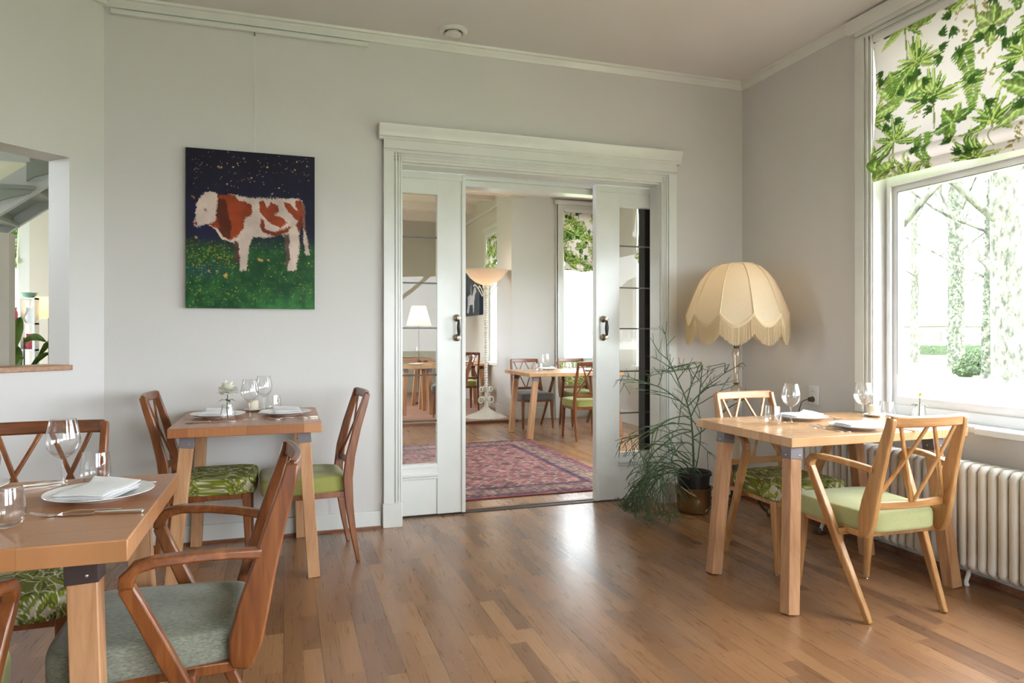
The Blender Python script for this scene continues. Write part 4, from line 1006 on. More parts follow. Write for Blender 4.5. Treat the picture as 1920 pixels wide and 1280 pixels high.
def spoon():
    t = thing('spoon', 'x', 'spoon')
    MB().add(*flat_bar([(-.085, .003, .002), (-.08, .006, .002), (-.05, .004, .004), (0, .0022, .007), (.03, .003, .004)])).build('spoon_handle', M['steel'], t)
    mb = MB(); mb.ball((0, .05, .006), 0.019, 18, 8, (0.72, 1.15, 0.28)); mb.build('spoon_bowl', M['steel'], t); return t
def flower_glass(pm, h=0.085, bloom=0.036, stemh=0.16):
    t = thing('flower_vase', 'x', 'vase')
    MB().lathe([(0.0, 0.0), (0.024, 0.0), (0.030, 0.004), (0.036, 0.02), (0.036, 0.034), (0.030, 0.062), (0.027, h), (0.026, h), (0.029, 0.062), (0.035, 0.033), (0.03, 0.01), (0, 0.008)], seg=30).build('glass_body', M['drink'], t, smooth=80)
    return t
def flower(pm, bloom=0.036, h=0.155, seed=1, petals=46, kind='aster'):
    t = thing('flower', 'x', 'flower'); r = random.Random(seed); c = Vector((0.006, 0, h))
    MB().tube([(0.004, 0.004, 0.014), (0.0, 0.0, 0.06), (0.004, 0.0, h-.008)], 0.0022, 6).build('stem', M['stem'], t)
    mb = MB()
    for i in range(petals):
        z = 1-(i+.5)/petals*1.35; q = i*2.39996; s = math.sqrt(max(0, 1-z*z)); d = Vector((s*math.cos(q), s*math.sin(q), max(z, -0.3))).normalized()
        sd = d.cross(Vector((0, 0, 1))); sd = sd.normalized() if sd.length > .01 else Vector((1, 0, 0)); L = bloom*r.uniform(.8, 1.05); w = bloom*.24
        a = c+d*L*.15; b = c+d*L*.65+sd*w; e = c+d*L*.65-sd*w; f = c+d*L+Vector((0, 0, -.002)); g = c+d*L*.6+Vector((0, 0, -.0015))
        mb.add([a, b, f, e, g], [(0, 1, 4), (1, 2, 4), (2, 3, 4), (3, 0, 4)])
    mb.build('petals', pm, t, smooth=0)
    mb = MB()
    for i in range(4):
        q = i*1.7; p = Vector((0, 0, h-.045)); d = Vector((math.cos(q), math.sin(q), .1)); sd = Vector((-math.sin(q), math.cos(q), 0))
        mb.add([p, p+d*.025+sd*.008, p+d*.048-Vector((0, 0, .014)), p+d*.025-sd*.008, p+d*.025+Vector((0, 0, .003))], [(0, 1, 4), (1, 2, 4), (2, 3, 4), (3, 0, 4)])
    mb.build('leaves', M['leaf_dark'], t, smooth=0); return t
def candle_dish():
    t = thing('candle_dish', 'x', 'candle holder')
    MB().lathe([(0.0, 0.0), (0.03, 0.0), (0.045, 0.006), (0.055, 0.012), (0.054, 0.014), (0.04, 0.008), (0.0, 0.006)], seg=30).build('saucer', M['china'], t, smooth=60)
    MB().lathe([(0.0, 0.006), (0.026, 0.006), (0.030, 0.012), (0.031, 0.05), (0.027, 0.062), (0.025, 0.062), (0.028, 0.048), (0.024, 0.045), (0, 0.045)], seg=30).build('cup', M['candle'], t, smooth=60)
    return t
TW = {}
def tw(kind, x, y, z, rz, label, group=None):
    mk = {'wine': wine_glass, 'tum': tumbler, 'plate': plate_set, 'nap': napkin, 'fork': fork, 'knife': knife, 'spoon': spoon, 'dish': candle_dish}
    if kind not in TW: TW[kind] = mk[kind]()
    return place(TW[kind], (x, y, z), rz, label, group)
PZ = 0.0125   # height of a napkin above a plate's foot
# right-hand table (top at 0.742)
z = 0.7425
tw('wine', 2.440, 2.850, z, 0, 'wine glass standing alone near the left edge of the right table')
tw('wine', 2.853, 2.800, z, 0, 'wine glass on the right table, in front of the window casing')
tw('tum', 2.345, 2.870, z, 0, 'water glass at the left edge of the right table, beside a wine glass')
tw('tum', 3.085, 2.865, z, 0, 'water glass washed out by daylight on the right table, near the window')
tw('plate', 2.634, 3.000, z, 0, 'white plate on the far side of the right table'); tw('nap', 2.634, 3.000, z+PZ, 0.1, 'white folded napkin on the far plate of the right table')
tw('plate', 2.635, 2.612, z, 0, 'white plate on the near side of the right table, before the lattice back'); tw('nap', 2.635, 2.612, z+PZ, -0.1, 'white folded napkin on the near plate of the right table')
tw('fork', 2.470, 2.650, z, 0.06, 'outer fork left of the near plate on the right table'); tw('fork', 2.500, 2.630, z, 0.02, 'inner fork left of the near plate on the right table')
tw('knife', 2.815, 2.560, z, 0.05, 'knife right of the near plate on the right table, seen through the chair back')
tw('knife', 2.460, 3.030, z, PI, 'knife left of the far plate on the right table, behind the water glass'); tw('fork', 2.810, 2.985, z, PI, 'fork right of the far plate on the right table')
t = flower_glass(None); t.location = (3.125, 2.705, z); t['label'] = 'small glass vase near the window end of the right table'
f1 = flower(M['petal_y'], 0.022, 0.135, 4, 26); f1.location = (3.127, 2.705, z); f1['label'] = 'yellow-green blossom in the vase on the right table'
tw('dish', 3.105, 2.970, z, 0, 'candle holder by the window on the right table')
# small table under the painting (top at 0.760)
z = 0.7605
tw('plate', -0.330, 3.930, z, 0, 'left white plate on the small table under the painting'); tw('nap', -0.335, 3.930, z+PZ, 1.45, 'white napkin on the left plate under the painting')
tw('plate', 0.010, 3.930, z, 0, 'right white plate on the small table under the painting'); tw('nap', 0.025, 3.930, z+PZ, 1.65, 'white napkin on the right plate under the painting')
tw('wine', -0.165, 3.760, z, 0, 'nearer wine glass on the small table under the painting')
tw('wine', -0.105, 4.060, z, 0, 'farther wine glass on the small table under the painting')
tw('tum', -0.055, 4.110, z, 0, 'water glass behind the right plate on the small table')
tw('knife', -0.345, 3.700, z, -PI/2, 'knife in front of the left plate on the small table')
tw('fork', 0.02, 3.730, z, PI/2, 'fork in front of the right plate on the small table'); tw('knife', 0.06, 3.765, z, PI/2, 'knife in front of the right plate on the small table')
tw('dish', -0.165, 4.17, z, 0, 'white candle cup on a saucer beside the wall on the small table')
t = dup(t, (-0.268, 3.735, z), 0, 'clear glass vase holding the white flower on the small table')
f2 = flower(M['petal'], 0.060, 0.150, 2, 80); f2.location = (-0.272, 3.735, z); f2['label'] = 'white double flower in the glass on the small table under the painting'
# foreground table (top at 0.742)
z = 0.7425
tw('wine', -0.620, 2.345, z, 0, 'wine glass behind the plate on the left foreground table')
tw('wine', -0.715, 2.02, z, 0, 'wine glass cut off by the left edge of the photo')
tw('tum', -0.550, 2.410, z, 0, 'water glass at the far edge of the left foreground table')
tw('tum', -0.628, 1.925, z, 0, 'water glass nearest the camera, at the left edge of the photo')
tw('plate', -0.487, 2.180, z, 0, 'white plate in the middle of the left foreground table'); tw('nap', -0.487, 2.180, z+PZ, 1.25, 'white napkin folded on the foreground plate')
tw('fork', -0.50, 2.005, z, PI/2+.10, 'fork lying before the foreground plate'); tw('knife', -0.455, 1.985, z, PI/2-.12, 'knife lying across the fork before the foreground plate')
tw('spoon', -0.455, 2.345, z, PI/2, 'spoon beyond the foreground plate at the table edge')
tw('plate', -0.90, 2.36, z, 0, 'white plate at the left edge of the photo behind the wine glass'); tw('nap', -0.88, 2.35, z+PZ, 0.3, 'white napkin at the left edge of the photo')
tw('fork', -0.715, 2.36, z, 2.2, 'fork between the two place settings of the foreground table'); tw('knife', -0.740, 2.40, z, 2.0, 'knife between the two place settings of the foreground table')
# second room table
z = 0.7485
g = 'wine glasses on the second-room table'
tw('wine', 3.045, 7.85, z, 0, 'single wine glass left on the second-room table', g); tw('wine', 3.66, 7.72, z, 0, 'left one of two wine glasses at the right end of the second-room table', g); tw('wine', 3.77, 7.62, z, 0, 'right one of two wine glasses, beside the right sliding door', g)
tw('tum', 2.93, 7.75, z, 0, 'water glass at the left end of the second-room table')
tw('plate', 3.13, 8.02, z, 0, 'left white plate on the second-room table'); tw('plate', 3.55, 7.62, z, 0, 'right white plate on the second-room table, behind the lattice chair')
tw('nap', 3.13, 8.02, z+PZ, 0, 'white napkin on the left plate of the second-room table')
for i, (x, y) in enumerate(((3.30, 7.80), (3.36, 7.86), (3.42, 7.74))): tw('tum', x, y, z, 0, 'small glasses in the middle of the second-room table', 'small glasses on the second-room table')
z = 0.7355
tw('wine', 2.68, 10.9, z, 0, 'wine glass above the lattice chair in the raised room'); tw('plate', 2.80, 10.75, z, 0, 'white plate on the table behind the torchiere'); tw('tum', 2.95, 10.8, z, 0, 'water glass on the table behind the torchiere')
tw('tum', 2.60, 10.65, z, 0, 'water glass above the lattice chair in the raised room')
z = 0.7425
tw('plate', 1.85, 10.0, z, 0, 'white plate on the nearer table seen through the left door')
z = 0.7755
for i, x in enumerate((1.45, 1.85, 2.25)): tw('wine', x, 12.05, z, 0, ('left', 'middle', 'right')[i]+' wine glass on the farther table seen through the left door')
for i, x in enumerate((1.6, 2.1)): tw('plate', x, 12.1, z, 0, ('left', 'right')[i]+' white plate on the farther table seen through the left door')
for i, x in enumerate((1.72, 1.98)):
    f = flower(M['petal_r'], 0.06, 0.2, 5+i, 40); f.location = (x, 12.3, z); f['label'] = ('left', 'right')[i]+' red-pink flower on the farther table seen through the left door'

# ---------------------------------------------------------------- fringed standard lamp
LX, LY = 2.865, 3.865
t = thing('standard_lamp', 'standard lamp with a large cream fringed dome shade in the corner', 'lamp', (LX, LY, 0))
NS = 10
ext = [(0.105, 1.662), (0.150, 1.645), (0.195, 1.605), (0.238, 1.545), (0.272, 1.470), (0.300, 1.400), (0.318, 1.350), (0.327, 1.330)]
def shade_fn(q, r, z):
    ph = (q*NS/(2*PI)) % 1; sc = 1-abs(2*ph-1)     # 0 at a rib, 1 mid panel
    k = (1.66-z)/(1.66-1.33); r2 = r*(1-0.035*math.sin(PI*ph)*min(1, k*1.5)*(1 if True else 0)); z2 = z-math.sin(PI*ph)*(0.070 if z < 1.335 else 0.040 if z < 1.36 else 0.012 if z < 1.41 else 0)
    return r2, z2
sh = MB().lathe(ext, seg=160, fn=shade_fn).build('lamp_shade', M['shade'], t, smooth=60)
mb = MB()
for i in range(NS):
    q = 2*PI*i/NS; mb.tube([(math.cos(q)*(r+.002), math.sin(q)*(r+.002), z) for r, z in ext], 0.0035, 6)
mb.tube([(math.cos(q)*0.107, math.sin(q)*0.107, 1.662) for q in [2*PI*i/40 for i in range(41)]], 0.005, 6, caps=False)
mb.build('shade_seams', M['shade_rib'], sh)
mb = MB(); r = random.Random(4); NF = 640
for i in range(NF):
    q = 2*PI*i/NF+r.uniform(-.003, .003); ph = (q*NS/(2*PI)) % 1; rr = 0.329*(1-.035*math.sin(PI*ph)); zt = 1.330-0.070*math.sin(PI*ph); L = 0.135+r.uniform(-.006, .004)
    w = 0.0011; ca, sa = math.cos(q), math.sin(q); j = r.uniform(-.004, .006)
    p0 = (ca*rr, sa*rr, zt); p1 = (ca*(rr+.003+j), sa*(rr+.003+j), zt-L)
    mb.add([(p0[0]-sa*w, p0[1]+ca*w, p0[2]), (p0[0]+sa*w, p0[1]-ca*w, p0[2]), (p1[0]+sa*w, p1[1]-ca*w, p1[2]), (p1[0]-sa*w, p1[1]+ca*w, p1[2]), (p0[0]+ca*w, p0[1]+sa*w, p0[2]), (p1[0]+ca*w, p1[1]+sa*w, p1[2])],
        [(0, 1, 2, 3), (1, 4, 5, 2), (4, 0, 3, 5)])
o = mb.build('fringe', M['fringe'], sh, smooth=0, fix=False); o['kind'] = 'stuff'
MB().lathe([(0.327, 0.004), (0.330, 0.0), (0.330, -.022), (0.327, -.026)], (0, 0, 1.332), seg=160, fn=lambda q, r_, z_: (r_*(1-.035*math.sin(PI*((q*NS/(2*PI)) % 1))), z_-0.070*math.sin(PI*((q*NS/(2*PI)) % 1)))).build('fringe_band', M['fringe'], sh, smooth=60)
MB().lathe([(0.005, 1.10), (0.018, 1.105), (0.020, 1.12), (0.010, 1.135), (0.008, 1.60), (0.014, 1.64), (0.0, 1.665)], seg=16).build('pole_top', M['darkbrass'], t)
bl = MB(); bl.ball((0.0, 0, 1.47), 0.030, 16, 10, (1, 1, 1.2)); bl.build('bulb', M['bulb'], t)
MB().lathe([(0.010, 0.86), (0.024, 0.875), (0.020, 0.89), (0.013, 0.91), (0.018, 0.96), (0.026, 1.03), (0.029, 1.07), (0.024, 1.10), (0.012, 1.112)], seg=28).build('glass_column', M['lamp_glass'], t, smooth=70)
MB().lathe([(0.008, 0.775), (0.018, 0.780), (0.034, 0.795), (0.040, 0.818), (0.034, 0.842), (0.020, 0.858), (0.010, 0.862)], seg=28).build('glass_globe', M['lamp_glass'], t, smooth=70)
MB().lathe([(0.010, 0.36), (0.018, 0.40), (0.024, 0.50), (0.022, 0.60), (0.014, 0.70), (0.012, 0.74), (0.022, 0.76), (0.012, 0.776)], seg=28).build('glass_column', M['lamp_glass'], t, smooth=70)
for z0 in (0.355, 0.758, 0.862): MB().lathe([(0.012, 0), (0.020, 0.003), (0.020, 0.009), (0.012, 0.013)], (0, 0, z0), seg=20).build('collar', M['darkbrass'], t)
MB().lathe([(0.0, 0.13), (0.020, 0.14), (0.042, 0.17), (0.050, 0.21), (0.040, 0.26), (0.026, 0.29), (0.034, 0.31), (0.024, 0.34), (0.012, 0.36)], seg=28).build('urn', M['darkbrass'], t, smooth=60)
for q in (-0.62, 2.85, 1.1):
    d = Vector((math.cos(q), math.sin(q), 0)); P = [Vector((0, 0, .20))+d*.03, Vector((0, 0, .215))+d*.08, Vector((0, 0, .17))+d*.13, Vector((0, 0, .085))+d*.150, Vector((0, 0, .045))+d*.175, Vector((0, 0, .030))+d*.20]
    l = MB().tube(P, [.016, .018, .017, .012, .010, .012], 10).build('leg', M['darkbrass'], t)
    b = MB(); b.ball(tuple(d*.212+Vector((0, 0, .024))), .024, 14, 8, (1, 1, 1)); b.build('claw_foot', M['brass'], l)
bulb_light((LX, LY, 1.47), 1.1, (1.0, 0.74, 0.48), 0.05)

# ---------------------------------------------------------------- pencil cactus in two pots
PX, PY = 2.630, 4.010
pt_ = thing('brass_pot', 'old brass cachepot standing on the floor right of the doors', 'pot', (PX, PY, 0))
MB().lathe([(0.0, 0.002), (0.095, 0.0), (0.104, 0.010), (0.108, 0.03), (0.113, 0.10), (0.117, 0.155), (0.126, 0.166), (0.126, 0.173), (0.112, 0.170), (0.108, 0.15), (0.10, 0.02), (0, 0.012)], seg=48).build('pot_body', M['brass'], pt_, smooth=50)
MB().tube([(-0.120, -.035, .168), (-.125, -.045, .185), (-.090, -.085, .150), (-.05, -.108, .128)], .004, 8).build('ring_handle', M['steel'], pt_)
bp = thing('plant_pot', 'black plastic plant pot set inside the brass pot', 'pot', (PX, PY, 0))
MB().lathe([(0.0, 0.03), (0.085, 0.03), (0.100, 0.16), (0.108, 0.25), (0.120, 0.252), (0.120, 0.272), (0.113, 0.274), (0.108, 0.255), (0.104, 0.235), (0.0, 0.235)], seg=48).build('pot_body', M['plastic'], bp, smooth=50)
MB().lathe([(0.0, 0.245), (0.05, 0.243), (0.105, 0.238)], seg=30).build('soil', M['soil'], bp)
pl = thing('pencil_cactus', 'tall leafless green pencil cactus spilling out of the black pot', 'plant', (PX, PY, 0.243))
r = random.Random(11); mb_main = MB(); mb_tw = MB()
def inside(p):
    X_, Y_, Z_ = p.x+PX, p.y+PY, p.z+.243
    return Y_ < YA-.05 and Z_ > 0.02 and (X_ < 2.9 or Z_ > .3 or True)
def limit(p, d):
    if p.y+PY > YA-.12: d = Vector((d.x, -abs(d.y)*.6-.15, d.z))
    if p.x < -.50: d = Vector((abs(d.x)*.3, d.y, -.6))
    if p.z+.243 < .34 and p.x > -.14 and p.y < .0: d = Vector((-.8, d.y*.4, d.z))
    if p.z+.243 < .06: d = Vector((d.x, d.y, abs(d.z)*.3))
    if math.hypot(p.x+PX-LX, p.y+PY-LY) < .36 and p.z+.243 > .98: d = Vector((-abs(d.x), d.y, -.2))
    return d.normalized()
def grow(p, d, L, rad, depth, droop, mb):
    pts = [p.copy()]; rs = [rad]; n = max(3, int(L/0.04)); 
    for i in range(n):
        d = d+Vector((r.gauss(0, .10), r.gauss(0, .10), r.gauss(0, .06)-droop*.10)); d = limit(p, d.normalized()); q = p+d*(L/n)
        if not inside(q): break
        p = q; pts.append(p.copy()); rs.append(rad*(1-.35*(i+1)/n))
        if depth > 0 and i > 0 and r.random() < (0.42 if depth > 1 else 0.5):
            a = r.uniform(0, 2*PI); o = Vector((math.cos(a), math.sin(a), r.uniform(-.2, .6))); nd = (d*.75+o*.75).normalized()
            grow(p, nd, L*r.uniform(.35, .62), max(.0019, rad*.66), depth-1, droop*1.1, mb_tw)
    if len(pts) > 1: mb.tube(pts, rs, 6 if rad > .003 else 5)
    if depth > 0 and len(pts) > 2:
        for k in range(2):
            a = r.uniform(0, 2*PI); nd = (d+Vector((math.cos(a), math.sin(a), .1))*.55).normalized(); grow(p, nd, L*r.uniform(.35, .6), max(.0019, rad*.66), depth-1, droop, mb_tw)
# upright trunk with its crown
trunk = [Vector(v) for v in ((0, 0, 0), (-.004, -.005, .12), (-.012, -.01, .26), (-.030, -.015, .40), (-.06, -.01, .50))]
mb_main.tube(trunk, [.0085, .0075, .0065, .006, .005], 8)
for (x, y, z, dx, dy, dz, L, dep, dr) in (
    (-.06, -.01, .50, -.25, -.02, .8, .34, 2, .1), (-.03, -.015, .40, .35, -.10, .8, .34, 2, .1), (-.06, -.01, .50, .10, .0, .95, .36, 2, .05), (-.012, -.01, .26, .7, -.25, .55, .30, 1, .2),
    (-.05, -.01, .46, -.75, -.10, .5, .36, 2, .5), (-.03, -.015, .40, -.85, -.25, .25, .36, 2, .9), (-.05, -.01, .47, .55, -.2, .5, .34, 1, .2),
    (-.012, -.01, .30, -.8, -.25, .35, .38, 2, 1.1), (-.01, -.01, .20, -.7, -.45, .5, .38, 2, 1.3), (-.04, 0, .05, -.6, -.35, .75, .44, 2, 1.5), (-.05, -.02, .0, -.75, -.25, .7, .48, 3, 1.6),
    (-.04, -.05, .0, -.5, -.55, .7, .44, 2, 1.7), (.05, -.03, .0, .6, -.2, .9, .24, 1, .6), (-.03, .03, .0, -.85, .05, .5, .44, 2, 1.5), (.02, .02, .0, .2, -.2, .9, .36, 1, .2), (-.06, .0, .0, -.95, -.1, .9, .48, 2, 2.0), (-.06, -.02, .02, -.7, -.3, 1.1, .50, 2, 1.8), (-.02, -.02, .3, -.9, -.2, .1, .40, 2, 1.4), (-.02, .02, .1, -.9, .1, .9, .46, 2, 1.3), (-.02, -.015, .34, -.9, -.1, .45, .42, 2, 1.0)):
    grow(Vector((x, y, z)), Vector((dx, dy, dz)).normalized(), L, .0050, dep+1 if dep < 2 else dep, dr, mb_main)
mb_main.build('stems', M['stem'], pl, smooth=60); o = mb_tw.build('twigs', M['stem'], pl, smooth=60, fix=False); o['kind'] = 'stuff'

# ---------------------------------------------------------------- column radiator
t = thing('radiator', 'long cream column radiator below the window sill', 'radiator', (3.135, 0, 0))
sec = MB(); H0, H1 = 0.085, 0.575
for cx in (-0.058, 0.0, 0.045):
    rr = .0145
    P = [(cx, 0, H0+.03), (cx, 0, H1-.03)]
    s = MB(); s.tube([(cx, 0, H0+.012), (cx, 0, H0+.03), (cx, 0, H1-.03), (cx, 0, H1-.012)], [.010, rr, rr, .010], 12)
    sec.add([(a, b*1.5, c) for a, b, c in s.v], s.f)
# rounded headers at top and bottom join the columns
for zc, sg in ((H1-.035, 1), (H0+.035, -1)):
    P = [(-.058, 0, zc-sg*.02), (-.060, 0, zc+sg*.012), (-.045, 0, zc+sg*.028), (0, 0, zc+sg*.030), (.035, 0, zc+sg*.028), (.047, 0, zc+sg*.012), (.045, 0, zc-sg*.02)]
    s = MB(); s.tube(P, [.0145, .0155, .0165, .017, .0165, .0155, .0145], 12); sec.add([(a, b*1.3, c) for a, b, c in s.v], s.f)
y = 3.54; first = None; nsec = 0
while y > 0.75:
    if first is None:
        first = sec.build('radiator_section', M['rad'], t, smooth=60); first.location = (0, y, 0)
    else:
        c = first.copy(); COL.objects.link(c); c.location = (0, y, 0)
    y -= 0.0485; nsec += 1
mb = MB()
for zc in (H0+.045, H1-.045): mb.tube([(0, 3.56, zc), (0, .76, zc)], .018, 14)
mb.build('header_pipe', M['rad'], t)
mb = MB()
for yy in (3.35, 2.42, 1.2): mb = MB(); mb.tube([(-.02, yy, H0+.03), (-.03, yy, .05), (-.045, yy, .02), (-.04, yy, 0.0)], [.011, .011, .010, .012], 10); mb.build('foot', M['rad'], t)
MB().tube([(0, 3.56, H0+.045), (0, 3.60, H0+.045), (0, 3.62, H0+.03), (0, 3.62, 0.0)], .009, 10).build('supply_pipe', M['rad'], t)
MB().tube([(0, 3.56, H1-.045), (0, 3.61, H1-.045)], [.014, .014], 12).build('valve', M['steel'], t)
t = thing('floor_cup', 'small metal castor dish on the floor below the radiator', 'castor cup', (3.06, 3.33, 0))
MB().lathe([(0, .001), (.04, 0), (.043, .006), (.036, .010), (.012, .008), (.008, .03), (0, .03)], seg=24).build('dish', M['darkbrass'], t)

# ---------------------------------------------------------------- torchiere
t = thing('torchiere_lamp', 'white wrought-iron uplighter lamp with an opal glass bowl in the second room', 'lamp', (2.672, 9.17, 0.035))
MB().lathe([(0.0, 1.845), (0.07, 1.85), (0.15, 1.885), (0.225, 1.945), (0.275, 2.015), (0.300, 2.045), (0.302, 2.055), (0.292, 2.05), (0.268, 2.02), (0.218, 1.955), (0.145, 1.895), (0.07, 1.862), (0, 1.856)], seg=56).build('glass_bowl', M['opal'], t, smooth=60)
b = MB(); b.ball((0, 0, 1.93), .035, 14, 8); b.build('bulb', M['bulb'], t)
mb = MB(); zs = [.42+i*(1.80-.42)/140 for i in range(141)]
mb.lathe([(0.0235+0.0065*math.sin(i*2*PI/3.5), z_) for i, z_ in enumerate(zs)], seg=14); mb.build('twisted_pole', M['torch'], t, smooth=50)
MB().lathe([(0.28+0, 0.0), (0.285, 0.012), (0.24, 0.035), (0.14, 0.075), (0.06, 0.12), (0.03, 0.16), (0.022, 0.24), (0.022, 0.43)], seg=72, fn=lambda q, r_, z_: (r_*(1+.025*math.sin(q*24)) if r_ > .2 else r_, z_)).build('base', M['torch'], t, smooth=40)
def scroll(q, z0, s, flip):
    P = []
    for i in range(26):
        a = i/25*PI*2.4; rr = s*(1-.028*i); P.append((.02+s*1.1-math.cos(a)*rr, z0+flip*(math.sin(a)*rr)))
    return [(math.cos(q)*x, math.sin(q)*x, z_) for x, z_ in P]
for k in range(4):
    q = k*PI/2+.25; MB().tube(scroll(q, .24, .055, 1), .009, 7).build('scroll', M['torch'], t); MB().tube(scroll(q, .40, .045, -1), .008, 7).build('scroll', M['torch'], t)
    MB().tube([(math.cos(q)*x, math.sin(q)*x, z_) for x, z_ in ((.02, 1.70), (.06, 1.69), (.09, 1.74), (.13, 1.80), (.18, 1.845), (.20, 1.83), (.185, 1.815))], .007, 7).build('arm', M['torch'], t)
MB().lathe([(0.02, 1.78), (0.045, 1.80), (0.05, 1.84), (0.03, 1.856)], seg=20).build('cup', M['torch'], t)
bulb_light((2.672, 9.17, 2.02), 1.6, (1.0, .82, .62), .05)

# pleated lamp in the raised room
def pleated_lamp(label, loc, rt, rb, h, z0, pw):
    t = thing('pleated_lamp', label, 'lamp', loc)
    MB().lathe([(rt, h), (rb, 0)], (0, 0, z0), seg=180, fn=lambda q, r_, z_: (r_*(1+.018*math.sin(q*60)), z_)).build('lamp_shade', M['pleat'], t, smooth=0)
    MB().lathe([(0, 0), (.12, 0), (.12, .012), (.02, .03), (.009, .04), (.009, z0+.02+h*.5), (0, z0+.03+h*.5)], seg=20).build('pole', M['darkbrass'], t)
    b = MB(); b.ball((0, 0, z0+h*.45), .03, 12, 8); b.build('bulb', M['bulb'], t)
    bulb_light((loc[0], loc[1], loc[2]+z0+h*.45), pw, (1, .72, .42), .04); return t
pleated_lamp('pleated cream floor lamp seen through the left glass door', (2.14, 11.35, 0.035), .115, .205, .33, 1.30, 3.5)
pleated_lamp('pleated cream lamp at the right edge of the hatch view', (-2.11, 7.55, 0), .125, .165, .2, 1.345, 3)

# ---------------------------------------------------------------- rug
rx0, rx1, ry0, ry1 = 0.35, 2.62, 4.775, 7.30
t = thing('oriental_rug', 'faded red and blue oriental rug just beyond the sliding doors', 'rug')
grid_sheet('pile', lambda u, v: (rx0+u, ry0+v, 0.008+0.001*math.sin(u*9)*math.sin(v*7)), 227, 252, rug_canvas(rx1-rx0, ry1-ry0), rx1-rx0, ry1-ry0, M['paint_rug'], t)
MB().box(rx0, rx1, ry0, ry1, 0.0005, 0.0068).build('backing', plain('rug_backing', lin((110, 52, 50)), .9), t)

# ---------------------------------------------------------------- the hall behind the hatch
st('wall_hall', MB().box(-4.9, -3.25, 8.2, 8.35, 0, 3.5).box(-2.55, -0.2, 8.2, 8.35, 0, 3.5).box(-3.25, -2.55, 8.2, 8.35, 0, .8).box(-3.25, -2.55, 8.2, 8.35, 2.6, 3.5).box(-5.0, -4.85, 1.5, 4.1, 0, 3.5).box(-5.0, -4.85, 7.1, 8.2, 0, 3.5).box(-5.0, -4.85, 4.1, 7.1, 0, 0.9).box(-5.0, -4.85, 4.1, 7.1, 2.9, 3.5)
   .box(-2.44, -0.3, 8.12, 8.2, 0, 3.5).box(-5.0, -3.05, 1.4, 1.5, 0, 3.5), M['wall_b'], label='beige walls of the stair hall', cat='wall')
st('ceiling', MB().box(-5.0, -0.2, 1.4, 8.3, 3.4, 3.5).box(-3.2, -0.1, 4.4, 4.5, 3.05, 3.5), M['ceil2'], label='ceiling of the stair hall', cat='ceiling')
st('wall_stair', MB().box(-4.6, -1.60, 4.97, 5.07, 0, 1.82), M['wall_b'], label='short grey-beige partition below the stair', cat='wall')
w9 = simple_window(9, 'narrow hall window seen past the stair partition', 'y', 8.27, -3.25, -2.55, .8, 2.6, -1)
simple_window(11, 'added unseen window brightening the stair hall from its outer wall', 'x', -4.92, 4.1, 7.1, 0.9, 2.9, 1, (5.6,))  # out of view, added so the hall and hatch reveals get more light
blind('jungle-leaf blind on the hall window behind the hatch', 'y', 8.19, -3.2, -2.56, 1.85, 2.6, -1, CAN_J, 60, 80, (.3, .2))
t = thing('staircase', 'grey-green and white staircase seen through the hatch', 'staircase'); ys0, ys1 = 5.45, 5.95
n_st = 13; x0s = -3.55; run = .245; rise = .190; zb = 0.80
def zline(x): return 2.01+(x+1.82)*.775
for k in range(9):
    xk = -3.1+k*run; zt = zline(xk)+.235
    MB().box(xk, xk+run+.03, ys0-.03, ys1, zt-.030, zt).build('tread', M['stair_g'], t, bevel=.006)
    MB().box(xk+run-.012, xk+run, ys0+.02, ys1, zt, zt+rise-.03).build('riser', M['stair_g'], t)
    MB().prism([(xk-.02, zt-.030), (xk+run+.02, zt-.030), (xk+run+.0, zt-.055), (xk+run-.05, zt-.065), (xk+.02, zt-.13), (xk-.02, zt-.16)], 'y', ys0-.018, ys0+.004).build('bracket_ornament', M['stair_g'], t)
    MB().box(xk+.02, xk+run-.01, ys0+.01, ys0+.03, zt+rise-.03, zt+rise+.55 if k > 3 else zt+.6).build('panel', M['stair_w'], t)
mb = MB(); xa, xb = -3.2, -0.9
mb.prism([(xa, zline(xa)), (xb, zline(xb)), (xb, zline(xb)+.21), (xa, zline(xa)+.21)], 'y', ys0, ys0+.035).prism([(xa, zline(xa)), (xb, zline(xb)), (xb, zline(xb)+.21), (xa, zline(xa)+.21)], 'y', ys1-.035, ys1)
mb.build('stringer', M['stair_w'], t)
mb = MB(); mb.prism([(xa, zline(xa)+.09), (xb, zline(xb)+.09), (xb, zline(xb)+.11), (xa, zline(xa)+.11)], 'y', ys0+.03, ys1-.03); mb.build('soffit', M['stair_g'], t)
MB().prism([(xa, zline(xa)-.02), (xb, zline(xb)-.02), (xb, zline(xb)+.004), (xa, zline(xa)+.004)], 'y', ys0-.012, ys0+.04).build('edge_strip', M['stair_w'], t)
